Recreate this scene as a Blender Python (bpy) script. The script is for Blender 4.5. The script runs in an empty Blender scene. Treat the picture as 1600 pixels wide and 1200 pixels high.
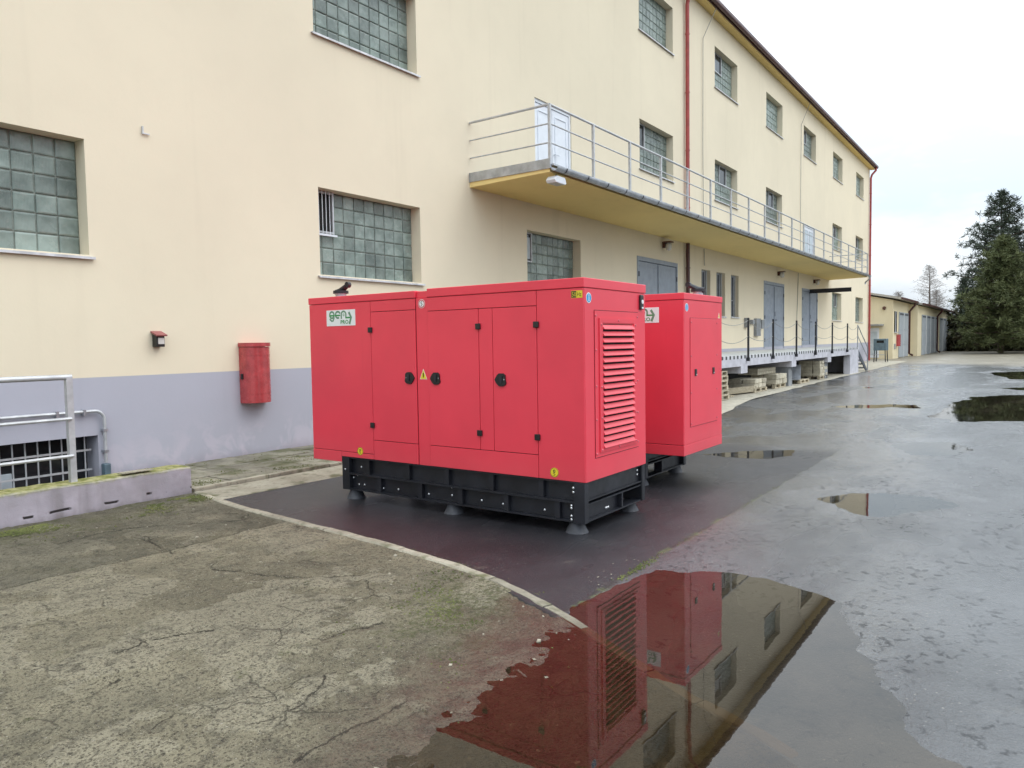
import bpy, bmesh, math, random
import numpy as np
from mathutils import Vector, Matrix
random.seed(7)
rng = np.random.default_rng(11)
SC = bpy.context.scene
COL = SC.collection
R = math.radians

# ------------------------------------------------------------------ camera
# world axes: x runs along the facade (away from the viewer), y towards the facade, z up; metres
cam = bpy.data.cameras.new('camera')
cam.sensor_width = 36.0
cam.lens = 36.0 * 1157.24 / 1600.0
cam.clip_start = 0.05
cam.clip_end = 3000
camo = bpy.data.objects.new('camera', cam)
COL.objects.link(camo)
cR = Vector((0.57926191, -0.81498858, -0.01578766))
cU = Vector((0.05436756, 0.01930296, 0.9983344))
cF = Vector((0.81332638, 0.57915543, -0.05549041))
camo.matrix_world = Matrix(((cR.x, cU.x, -cF.x, 0), (cR.y, cU.y, -cF.y, 0), (cR.z, cU.z, -cF.z, 1.6), (0, 0, 0, 1)))
SC.camera = camo
SC.cycles.use_adaptive_sampling = True
SC.cycles.adaptive_threshold = 0.025
SC.cycles.max_bounces = 7
SC.cycles.diffuse_bounces = 4
SC.cycles.glossy_bounces = 3
SC.cycles.transparent_max_bounces = 8
SC.cycles.caustics_reflective = False
SC.cycles.caustics_refractive = False

# ------------------------------------------------------------------ sky, sun, exposure
SUN_EL, SUN_AZ = R(48), R(-62)          # azimuth measured from +x towards +y
world = bpy.data.worlds.new('World')
SC.world = world
world.use_nodes = True
nt = world.node_tree
nt.nodes.clear()
wo = nt.nodes.new('ShaderNodeOutputWorld')
bg = nt.nodes.new('ShaderNodeBackground')
sky = nt.nodes.new('ShaderNodeTexSky')
sky.sky_type = 'NISHITA'
sky.sun_disc = False
sky.sun_elevation = SUN_EL
sky.sun_rotation = R(90) - SUN_AZ
sky.air_density = 1.0
sky.dust_density = 3.0
sc_ = nt.nodes.new('ShaderNodeVectorMath'); sc_.operation = 'SCALE'; sc_.inputs['Scale'].default_value = 0.10
nt.links.new(sky.outputs[0], sc_.inputs[0])
tc = nt.nodes.new('ShaderNodeTexCoord')
sp = nt.nodes.new('ShaderNodeSeparateXYZ')
nt.links.new(tc.outputs['Generated'], sp.inputs[0])
mz = nt.nodes.new('ShaderNodeMath'); mz.operation = 'MAXIMUM'; mz.inputs[1].default_value = 0.0
nt.links.new(sp.outputs['Z'], mz.inputs[0])
gr = nt.nodes.new('ShaderNodeMath'); gr.operation = 'MULTIPLY_ADD'     # overcast sky: zenith brighter than horizon
gr.inputs[1].default_value = 2.75
gr.inputs[2].default_value = 0.97
pw_ = nt.nodes.new('ShaderNodeMath'); pw_.operation = 'POWER'; pw_.inputs[1].default_value = 1.1
nt.links.new(mz.outputs[0], pw_.inputs[0])
nt.links.new(pw_.outputs[0], gr.inputs[0])
mp = nt.nodes.new('ShaderNodeMapping'); mp.inputs['Scale'].default_value = (1.6, 1.6, 4.5)
nt.links.new(tc.outputs['Generated'], mp.inputs[0])
nz = nt.nodes.new('ShaderNodeTexNoise'); nz.inputs['Scale'].default_value = 1.7; nz.inputs['Detail'].default_value = 6; nz.inputs['Roughness'].default_value = 0.55
nt.links.new(mp.outputs[0], nz.inputs['Vector'])
rp = nt.nodes.new('ShaderNodeValToRGB')
rp.color_ramp.elements[0].position = 0.40; rp.color_ramp.elements[0].color = (0.74, 0.85, 0.95, 1)
rp.color_ramp.elements[1].position = 0.58; rp.color_ramp.elements[1].color = (1.02, 1.07, 1.11, 1)
nt.links.new(nz.outputs['Fac'], rp.inputs[0])
cl = nt.nodes.new('ShaderNodeVectorMath'); cl.operation = 'SCALE'
nt.links.new(rp.outputs[0], cl.inputs[0]); nt.links.new(gr.outputs[0], cl.inputs['Scale'])
mx = nt.nodes.new('ShaderNodeMix'); mx.data_type = 'RGBA'; mx.inputs[0].default_value = 0.88
nt.links.new(sc_.outputs[0], mx.inputs[6]); nt.links.new(cl.outputs[0], mx.inputs[7])
nt.links.new(mx.outputs[2], bg.inputs['Color'])
bg.inputs['Strength'].default_value = 1.0
nt.links.new(bg.outputs[0], wo.inputs[0])

sun = bpy.data.lights.new('sun', 'SUN')
sun.energy = 0.5
sun.angle = R(25)
sun.color = (1.0, 0.97, 0.92)
suno = bpy.data.objects.new('sun', sun)
COL.objects.link(suno)
sd = Vector((math.cos(SUN_EL) * math.cos(SUN_AZ), math.cos(SUN_EL) * math.sin(SUN_AZ), math.sin(SUN_EL)))
suno.rotation_euler = sd.to_track_quat('Z', 'Y').to_euler()
suno.location = (10, -20, 30)

vs = SC.view_settings
vs.view_transform = 'Standard'
vs.look = 'None'
vs.exposure = -0.04
vs.gamma = 1.0
vs.use_curve_mapping = False


# ------------------------------------------------------------------ node helpers
class NM:
    def __init__(s, name, cap=3):
        s.cap = cap
        s.m = bpy.data.materials.new(name)
        s.m.use_nodes = True
        s.nt = s.m.node_tree
        s.nt.nodes.clear()
        s.out = s.nt.nodes.new('ShaderNodeOutputMaterial')
        s.p = s.nt.nodes.new('ShaderNodeBsdfPrincipled')
        s.nt.links.new(s.p.outputs[0], s.out.inputs[0])
        t = s.nt.nodes.new('ShaderNodeTexCoord')
        s.co = t.outputs['Object']
        g = s.nt.nodes.new('ShaderNodeNewGeometry')
        s.pos = g.outputs['Position']; s.nrm = g.outputs['Normal']

    def set(s, k, v):
        i = s.p.inputs[k]
        if hasattr(v, 'is_linked') or hasattr(v, 'links'):
            s.nt.links.new(v, i)
        else:
            if isinstance(v, tuple) and len(v) == 3: v = v + (1,)
            i.default_value = v
        return s

    def _in(s, sock, v):
        if hasattr(v, 'links'): s.nt.links.new(v, sock)
        else:
            if sock.type == 'RGBA' and not isinstance(v, tuple): v = (v, v, v)
            if isinstance(v, tuple) and len(v) == 3 and sock.type == 'RGBA': v = v + (1,)
            sock.default_value = v

    def map(s, scale=(1, 1, 1), rot=(0, 0, 0), loc=(0, 0, 0), vec=None):
        n = s.nt.nodes.new('ShaderNodeMapping')
        n.inputs['Scale'].default_value = scale; n.inputs['Rotation'].default_value = rot; n.inputs['Location'].default_value = loc
        s.nt.links.new(vec or s.co, n.inputs[0]); return n.outputs[0]

    def noise(s, scale, detail=4, rough=0.55, dist=0.0, vec=None, out='Fac'):
        n = s.nt.nodes.new('ShaderNodeTexNoise')
        n.inputs['Scale'].default_value = scale; n.inputs['Detail'].default_value = min(detail, s.cap)
        n.inputs['Roughness'].default_value = rough; n.inputs['Distortion'].default_value = dist
        s.nt.links.new(vec or s.co, n.inputs['Vector']); return n.outputs[out]

    def voro(s, scale, feature='F1', vec=None, out='Distance', rand=1.0):
        n = s.nt.nodes.new('ShaderNodeTexVoronoi'); n.feature = feature
        n.inputs['Scale'].default_value = scale; n.inputs['Randomness'].default_value = rand
        s.nt.links.new(vec or s.co, n.inputs['Vector']); return n.outputs[out]

    def ramp(s, fac, stops, interp='LINEAR'):
        n = s.nt.nodes.new('ShaderNodeValToRGB'); cr = n.color_ramp; cr.interpolation = interp
        while len(cr.elements) < len(stops): cr.elements.new(0.5)
        for e, (p, c) in zip(cr.elements, stops):
            e.position = p
            if not isinstance(c, tuple): c = (c, c, c)
            e.color = c + (1,) if len(c) == 3 else c
        s.nt.links.new(fac, n.inputs[0]); return n.outputs[0]

    def mix(s, fac, a, b, blend='MIX'):
        n = s.nt.nodes.new('ShaderNodeMix'); n.data_type = 'RGBA'; n.blend_type = blend
        s._in(n.inputs[0], fac); s._in(n.inputs[6], a); s._in(n.inputs[7], b); return n.outputs[2]

    def math(s, op, a, b=0.0, c=0.0, clamp=False):
        n = s.nt.nodes.new('ShaderNodeMath'); n.operation = op; n.use_clamp = clamp
        s._in(n.inputs[0], a); s._in(n.inputs[1], b)
        if op == 'MULTIPLY_ADD': s._in(n.inputs[2], c)
        return n.outputs[0]

    def sep(s, vec=None):
        n = s.nt.nodes.new('ShaderNodeSeparateXYZ'); s.nt.links.new(vec or s.co, n.inputs[0]); return n.outputs

    def rng(s, v, a, b, c=0.0, d=1.0, smooth=True):
        n = s.nt.nodes.new('ShaderNodeMapRange'); n.interpolation_type = 'SMOOTHSTEP' if smooth else 'LINEAR'
        s._in(n.inputs[0], v)
        for i, q in enumerate((a, b, c, d)): n.inputs[i + 1].default_value = q
        return n.outputs[0]

    def bump(s, h, strength=0.3, dist=0.01, normal=None):
        n = s.nt.nodes.new('ShaderNodeBump'); n.inputs['Strength'].default_value = strength; n.inputs['Distance'].default_value = dist
        s.nt.links.new(h, n.inputs['Height'])
        if normal is not None: s.nt.links.new(normal, n.inputs['Normal'])
        return n.outputs[0]

    def jitter(s, amount=0.12):
        """per-object brightness factor"""
        n = s.nt.nodes.new('ShaderNodeObjectInfo')
        return s.rng(n.outputs['Random'], 0, 1, 1 - amount, 1 + amount, False)


def simple(name, col, rough=0.5, metal=0.0, var=0.12, scale=6.0, bump=0.0, bscale=120.0, bdist=0.002, spec=0.5, streak=False):
    q = NM(name)
    n = q.noise(scale, 5, 0.6)
    f = q.rng(n, 0.25, 0.75, 1 - var, 1 + var)
    c = q.mix(1.0, col, f, 'MULTIPLY')
    if streak:
        st = q.noise(5.0, 4, 0.6, vec=q.map((1, 1, 0.07)))
        c = q.mix(q.rng(st, 0.55, 0.8, 0, 0.35), c, tuple(k * 0.55 for k in col))
    q.set('Base Color', c).set('Metallic', metal)
    q.set('Roughness', q.rng(q.noise(scale * 2.3, 4), 0.3, 0.7, max(0.02, rough - 0.08), min(1, rough + 0.08)))
    q.set('Specular IOR Level', spec)
    if bump > 0:
        q.set('Normal', q.bump(q.noise(bscale, 3), bump, bdist))
    return q.m


# ------------------------------------------------------------------ materials
def m_stucco(name, col, plinth=False):
    q = NM(name)
    big = q.noise(0.35, 4, 0.5)
    c = q.mix(q.rng(big, 0.3, 0.7), tuple(k * 0.965 for k in col), tuple(min(1, k * 1.03) for k in col))
    c = q.mix(q.rng(q.noise(2.2, 5, 0.65), 0.35, 0.75, 0, 0.10), c, tuple(k * 0.80 for k in col))
    st = q.noise(1.6, 5, 0.7, vec=q.map((1, 1, 0.06)))
    c = q.mix(q.rng(st, 0.54, 0.80, 0, 0.22), c, (col[0] * 0.62, col[1] * 0.60, col[2] * 0.58))
    if plinth:
        z = q.sep()[2]
        low = q.rng(z, 0.0, 0.75, 1.0, 0.0)
        salt = q.rng(q.noise(2.6, 7, 0.7, 0.6), 0.44, 0.60)
        c = q.mix(q.math('MULTIPLY', q.math('MULTIPLY', low, salt), 0.75), c, (0.56, 0.52, 0.58))
        damp = q.rng(q.math('ADD', z, q.math('MULTIPLY', q.noise(1.7, 5, 0.65), 0.35)), 0.12, 0.36, 1.0, 0.0)
        c = q.mix(q.math('MULTIPLY', damp, 0.55), c, (0.30, 0.26, 0.30))
    grain = q.noise(170, 3, 0.6)
    c = q.mix(q.rng(grain, 0.3, 0.7, 0, 0.08), c, tuple(k * 0.7 for k in col))
    q.set('Base Color', c).set('Roughness', 0.9).set('Specular IOR Level', 0.25)
    h = q.math('ADD', q.math('MULTIPLY', grain, 0.5), q.noise(28, 4, 0.6))
    q.set('Normal', q.bump(h, 0.22, 0.004))
    return q.m


M = {}
M['wall'] = m_stucco('cream_render', (0.785, 0.695, 0.53))
M['plinth'] = m_stucco('lavender_render', (0.44, 0.44, 0.50), True)
M['soffit'] = m_stucco('soffit_render', (0.86, 0.67, 0.29))
M['lilac'] = None


def m_lowwall():
    q = NM('lilac_render')
    col = (0.46, 0.42, 0.47)
    c = q.mix(q.rng(q.noise(3, 6, 0.65), 0.35, 0.7), tuple(k * 0.85 for k in col), tuple(k * 1.08 for k in col))
    st = q.noise(4.0, 5, 0.7, vec=q.map((1, 1, 0.10)))
    c = q.mix(q.rng(st, 0.46, 0.72, 0, 0.6), c, (0.21, 0.19, 0.195))
    c = q.mix(q.rng(q.noise(1.8, 5, 0.7), 0.45, 0.7, 0, 0.5), c, (0.30, 0.28, 0.29))
    x, y, z = q.sep()[:3]
    # peeled slots of render along one course
    wob = q.math('MULTIPLY_ADD', q.noise(1.3, 3, vec=q.map((1, 1, 0.2))), 0.10, 0.05)
    band = q.math('SUBTRACT', z, wob)
    line = q.rng(q.math('ABSOLUTE', band), 0.006, 0.016, 1, 0)
    brk = q.rng(q.noise(5.5, 4, 0.6, vec=q.map((1, 1, 0.2))), 0.52, 0.58)
    crack = q.math('MULTIPLY', line, brk)
    c = q.mix(crack, c, (0.035, 0.03, 0.03))
    up = q.rng(q.sep(q.nrm)[2], 0.5, 0.9)
    moss = q.mix(q.rng(q.noise(9, 5, 0.7), 0.35, 0.65), (0.16, 0.17, 0.045), (0.36, 0.34, 0.17))
    edge = q.math('MULTIPLY', q.rng(q.math('MULTIPLY_ADD', q.noise(14, 4), -0.08, z), 0.255, 0.30), 0.8)
    c = q.mix(q.math('MAXIMUM', up, edge), c, moss)
    lowg = q.rng(q.math('MULTIPLY_ADD', q.noise(7, 5, 0.7), -0.14, z), -0.10, 0.03, 0.8, 0)
    c = q.mix(lowg, c, (0.11, 0.10, 0.09))
    q.set('Base Color', c).set('Roughness', 0.9).set('Specular IOR Level', 0.2)
    h = q.math('SUBTRACT', q.math('MULTIPLY_ADD', q.noise(90, 3), 0.4, q.noise(11, 5, 0.6)), q.math('MULTIPLY', crack, 2.0))
    q.set('Normal', q.bump(h, 0.5, 0.01))
    return q.m


M['lilac'] = m_lowwall()


def m_red(name='red_powder_coat', col=(0.79, 0.052, 0.083)):
    q = NM(name)
    n = q.noise(1.3, 3)
    c = q.mix(q.rng(n, 0.3, 0.7), tuple(k * 0.95 for k in col), tuple(min(1, k * 1.05) for k in col))
    dust = q.rng(q.math('MULTIPLY_ADD', q.noise(1.6, 3, 0.7), 0.35, q.math('MULTIPLY', q.sep()[2], -1.0)), -0.55, -0.15, 0, 0.10)
    c = q.mix(dust, c, (0.34, 0.20, 0.17))
    dr = q.noise(9.0, 4, 0.7, vec=q.map((1, 1, 0.05)))
    c = q.mix(q.rng(dr, 0.62, 0.8, 0, 0.08), c, tuple(k * 0.5 for k in col))
    q.set('Base Color', c).set('Roughness', q.rng(q.noise(2, 2), 0.3, 0.7, 0.33, 0.38)).set('Specular IOR Level', 0.5)
    q.set('Normal', q.bump(q.noise(260, 2), 0.06, 0.001))
    return q.m


M['red'] = m_red()
M['red_dull'] = simple('faded_red_plastic', (0.42, 0.062, 0.066), 0.24, var=0.18, scale=9, streak=True)
M['oldred'] = simple('old_red_sheet', (0.30, 0.095, 0.09), 0.6)
M['red_core'] = simple('dark_seam_red', (0.10, 0.004, 0.008), 0.6)
M['black_steel'] = simple('black_painted_steel', (0.012, 0.013, 0.018), 0.42, var=0.35, scale=4, bump=0.08, bscale=200)
M['black_plastic'] = simple('black_plastic', (0.012, 0.012, 0.012), 0.4)
M['rubber'] = simple('grey_rubber', (0.045, 0.048, 0.058), 0.65, var=0.25, scale=14)
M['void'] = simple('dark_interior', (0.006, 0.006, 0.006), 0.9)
M['bolt'] = simple('zinc_bolt', (0.62, 0.63, 0.65), 0.3, 0.9)
M['screw'] = simple('red_screw', (0.62, 0.14, 0.17), 0.3)
M['galv'] = simple('galvanised_steel', (0.42, 0.44, 0.47), 0.42, 0.75, var=0.2, scale=5)
M['rail'] = simple('painted_rail', (0.50, 0.51, 0.52), 0.45, 0.3, var=0.15, scale=8)
M['whitepaint'] = simple('white_paint', (0.74, 0.77, 0.82), 0.5, var=0.05, scale=3)
M['white'] = simple('white_plate', (0.80, 0.81, 0.80), 0.4, var=0.03)
M['green'] = simple('green_print', (0.03, 0.27, 0.06), 0.5, var=0.1)
M['greygreen'] = simple('grey_green_print', (0.14, 0.27, 0.17), 0.5, var=0.1)
M['yellow'] = simple('yellow_print', (0.75, 0.60, 0.03), 0.5, var=0.05)
M['blackprint'] = simple('black_print', (0.01, 0.01, 0.01), 0.6)
M['blue'] = simple('blue_print', (0.02, 0.32, 0.62), 0.5, var=0.05)
M['redprint'] = simple('red_print', (0.55, 0.05, 0.05), 0.5)
M['sill'] = simple('sill_sheet', (0.58, 0.58, 0.60), 0.5, 0.2, var=0.22, scale=7, streak=True)
M['mortar'] = simple('block_joint', (0.27, 0.295, 0.26), 0.85, var=0.25, scale=12, bump=0.3)
M['gutter_brown'] = simple('brown_gutter', (0.075, 0.022, 0.020), 0.4, var=0.15)
M['pipe_red'] = simple('oxide_red_pipe', (0.36, 0.055, 0.05), 0.42, var=0.18, scale=4)
M['gdoor'] = simple('pale_grey_door', (0.36, 0.39, 0.42), 0.55, var=0.08, scale=2)
M['doorgrey'] = simple('blue_grey_door', (0.27, 0.305, 0.36), 0.5, var=0.10, scale=3, streak=True)
M['doordark'] = simple('door_gap', (0.07, 0.08, 0.095), 0.7)
M['conc_white'] = simple('pale_concrete', (0.55, 0.54, 0.58), 0.85, var=0.14, scale=3, bump=0.25, bscale=60, bdist=0.004, streak=True)
M['conc_grey'] = simple('grey_concrete', (0.26, 0.27, 0.28), 0.85, var=0.2, scale=3, bump=0.25, bscale=60, bdist=0.004, streak=True)
M['dock_shade'] = simple('shade_dark_concrete', (0.06, 0.058, 0.058), 0.9, var=0.3, scale=3)  # concrete darkened in its colour to give the shade under the dock
M['deck'] = simple('deck_concrete', (0.45, 0.46, 0.45), 0.8, var=0.2, scale=2)
M['postblack'] = simple('black_post', (0.015, 0.016, 0.02), 0.45)
M['chain'] = simple('steel_chain', (0.28, 0.27, 0.25), 0.5, 0.6)
M['brownlamp'] = simple('brown_lamp_cap', (0.09, 0.03, 0.02), 0.4)
M['opal'] = simple('opal_glass', (0.62, 0.60, 0.56), 0.2, var=0.05)
M['darkglass'] = simple('dark_glass', (0.02, 0.022, 0.025), 0.06, var=0.2, spec=0.6)
M['roof'] = simple('roof_sheet', (0.13, 0.06, 0.05), 0.5, var=0.2)
M['tarroof'] = simple('felt_roof', (0.42, 0.40, 0.36), 0.85, var=0.2)
M['garage_wall'] = m_stucco('garage_render', (0.76, 0.665, 0.46))
M['wood'] = None
M['bark'] = simple('bark', (0.085, 0.06, 0.045), 0.95, var=0.4, scale=9, bump=0.6, bscale=20, bdist=0.03)
M['twig'] = simple('twig', (0.26, 0.235, 0.22), 0.9, var=0.3)
M['curtain'] = simple('pale_board', (0.50, 0.56, 0.60), 0.7, var=0.1)
M['cable'] = simple('wire', (0.30, 0.29, 0.26), 0.5, 0.5)
M['bluebox'] = simple('grey_blue_metal', (0.10, 0.15, 0.18), 0.5, var=0.2)


def m_wood():
    q = NM('weathered_wood')
    g = q.noise(6, 5, 0.65, vec=q.map((1, 9, 9)))
    c = q.mix(q.rng(g, 0.3, 0.7), (0.30, 0.25, 0.17), (0.52, 0.46, 0.34))
    c = q.mix(1.0, c, q.jitter(0.25), 'MULTIPLY')
    q.set('Base Color', c).set('Roughness', 0.9)
    q.set('Normal', q.bump(g, 0.4, 0.004))
    return q.m


M['wood'] = m_wood()


def m_stone():
    q = NM('cut_stone')
    c = q.mix(q.rng(q.noise(9, 5, 0.7), 0.3, 0.7), (0.40, 0.36, 0.27), (0.58, 0.53, 0.42))
    c = q.mix(1.0, c, q.jitter(0.2), 'MULTIPLY')
    q.set('Base Color', c).set('Roughness', 0.9)
    q.set('Normal', q.bump(q.noise(40, 5), 0.5, 0.01))
    return q.m


M['stone'] = m_stone()


def m_glassblock():
    q = NM('ribbed_glass_block')
    w = q.nt.nodes.new('ShaderNodeTexWave'); w.wave_type = 'BANDS'; w.bands_direction = 'X'
    w.inputs['Scale'].default_value = 21.0; w.inputs['Distortion'].default_value = 0.6; w.inputs['Detail'].default_value = 2
    q.nt.links.new(q.pos, w.inputs['Vector'])
    blotch = q.noise(3.0, 5, 0.65, vec=q.pos)
    c = q.mix(q.rng(blotch, 0.3, 0.7), (0.115, 0.155, 0.135), (0.24, 0.295, 0.262))
    c = q.mix(q.math('MULTIPLY', w.outputs['Fac'], 0.28), c, (0.24, 0.28, 0.27))
    c = q.mix(1.0, c, q.jitter(0.30), 'MULTIPLY')
    # dirt
    c = q.mix(q.rng(q.noise(14, 5, 0.7, vec=q.pos), 0.55, 0.8, 0, 0.5), c, (0.28, 0.28, 0.25))
    q.set('Base Color', c)
    q.set('Roughness', q.rng(q.noise(8, 4, vec=q.pos), 0.3, 0.7, 0.10, 0.30)).set('Specular IOR Level', 0.55)
    q.set('Normal', q.bump(w.outputs['Fac'], 0.25, 0.004))
    return q.m


M['block'] = m_glassblock()


def m_asphalt():
    q = NM('wet_asphalt', 4)
    x, y, z = q.sep()[:3]
    # newer smooth patch under the generator sets is bounded by a straight joint near y = 2.27
    jw = q.math('MULTIPLY_ADD', q.noise(3.0, 4, 0.6), 0.10, -0.05)
    yy = q.math('ADD', y, jw)
    new = q.math('MULTIPLY', q.rng(yy, 2.255, 2.275), q.rng(x, 10.6, 11.4, 1, 0))
    old_c = q.mix(q.rng(q.noise(1.1, 6, 0.62), 0.3, 0.7), (0.026, 0.028, 0.031), (0.060, 0.063, 0.067))
    brown = q.rng(q.noise(0.55, 5, 0.65), 0.55, 0.75, 0, 0.35)
    old_c = q.mix(brown, old_c, (0.062, 0.055, 0.043))
    new_c = q.mix(q.rng(q.noise(1.6, 5), 0.3, 0.7), (0.011, 0.011, 0.014), (0.021, 0.021, 0.025))
    c = q.mix(new, old_c, new_c)
    # light grit
    v = q.voro(50, out='Distance')
    vc = q.voro(50, out='Color')
    grit = q.math('MULTIPLY', q.rng(v, 0.18, 0.32, 1, 0), q.rng(q.sep(vc)[0], 0.84, 0.88))
    grit = q.math('MULTIPLY', grit, q.rng(q.noise(1.4, 4), 0.42, 0.62))
    c = q.mix(q.math('MULTIPLY', grit, 0.75), c, (0.26, 0.24, 0.21))
    # fallen grit and silt drifts beside the kerb
    silt = q.rng(q.noise(2.3, 6, 0.7), 0.58, 0.74, 0, 0.4)
    c = q.mix(q.math('MULTIPLY', silt, q.rng(x, 4.3, 5.2, 0.7, 0.12)), c, (0.15, 0.135, 0.105))
    # joint, partly grown over with moss
    dj = q.math('ABSOLUTE', q.math('SUBTRACT', yy, 2.265))
    jn = q.math('MULTIPLY', q.rng(dj, 0.008, 0.030, 1, 0), q.rng(x, 10.6, 11.4, 1, 0))
    c = q.mix(jn, c, (0.012, 0.012, 0.010))
    mj = q.math('MULTIPLY', q.math('MULTIPLY', q.rng(dj, 0.005, 0.045, 1, 0), q.rng(q.noise(3.4, 6, 0.7), 0.52, 0.62)), q.rng(x, 6.0, 9.5, 1, 0.2))
    c = q.mix(mj, c, q.mix(q.noise(40, 3), (0.03, 0.045, 0.012), (0.09, 0.11, 0.035)))
    # short dark scars where the old surface breaks through the water film
    wn = q.noise(10.0, 3, 0.60, 0.8)
    worm = q.rng(q.math('ABSOLUTE', q.math('SUBTRACT', wn, 0.5)), 0.014, 0.062, 1, 0)
    brk = q.rng(q.noise(15.0, 2, 0.5), 0.50, 0.60)
    clus = q.rng(q.noise(1.2, 4, 0.7), 0.44, 0.54)
    notnew = q.math('SUBTRACT', 1.0, new)
    worm = q.math('MULTIPLY', q.math('MULTIPLY', worm, brk), q.math('MULTIPLY', clus, notnew))
    c = q.mix(q.math('MULTIPLY', worm, 0.85), c, (0.010, 0.011, 0.013))
    # yard surface turns to tan earth and gravel at its far end
    far = q.rng(q.math('MULTIPLY_ADD', q.noise(0.25, 5, 0.6), 9.0, q.math('MULTIPLY_ADD', y, -0.6, x)), 45, 54)
    tan = q.mix(q.rng(q.noise(0.7, 6, 0.7), 0.3, 0.7), (0.15, 0.13, 0.092), (0.25, 0.22, 0.165))
    c = q.mix(far, c, tan)
    q.set('Base Color', c)
    fm = q.noise(0.55, 4, 0.62, 0.3, vec=q.map((0.55, 1.2, 1)))
    film = q.rng(fm, 0.36, 0.56)          # 1 where water stands in a thin film
    film = q.math('MULTIPLY', film, q.math('SUBTRACT', 1.0, q.math('MULTIPLY', new, 0.60)))
    q.set('Roughness', q.math('MULTIPLY_ADD', film, -0.18, 0.55))
    q.set('Specular IOR Level', 0.5)
    fine = q.noise(60, 3, 0.7)
    q.set('Normal', q.bump(fine, 0.6, 0.008))
    wet = q.math('SUBTRACT', 1.0, far)
    cw = q.math('MULTIPLY', wet, q.math('MULTIPLY_ADD', new, -0.42, q.rng(film, 0, 1, 0.72, 1.0)))
    q.set('Coat Weight', q.math('MULTIPLY', cw, q.math('MULTIPLY_ADD', worm, -0.92, 1.0)))
    q.set('Coat IOR', 1.50)
    q.set('Coat Roughness', q.math('MULTIPLY_ADD', film, -0.22, 0.34))
    b2 = q.bump(q.noise(42, 4, 0.75), 0.55, 0.018)
    n2 = b2.node
    q.nt.links.new(q.math('MULTIPLY_ADD', film, -0.38, 0.80), n2.inputs['Strength'])
    q.nt.links.new(b2, q.p.inputs['Coat Normal'])
    return q.m


M['asphalt'] = m_asphalt()


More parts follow.
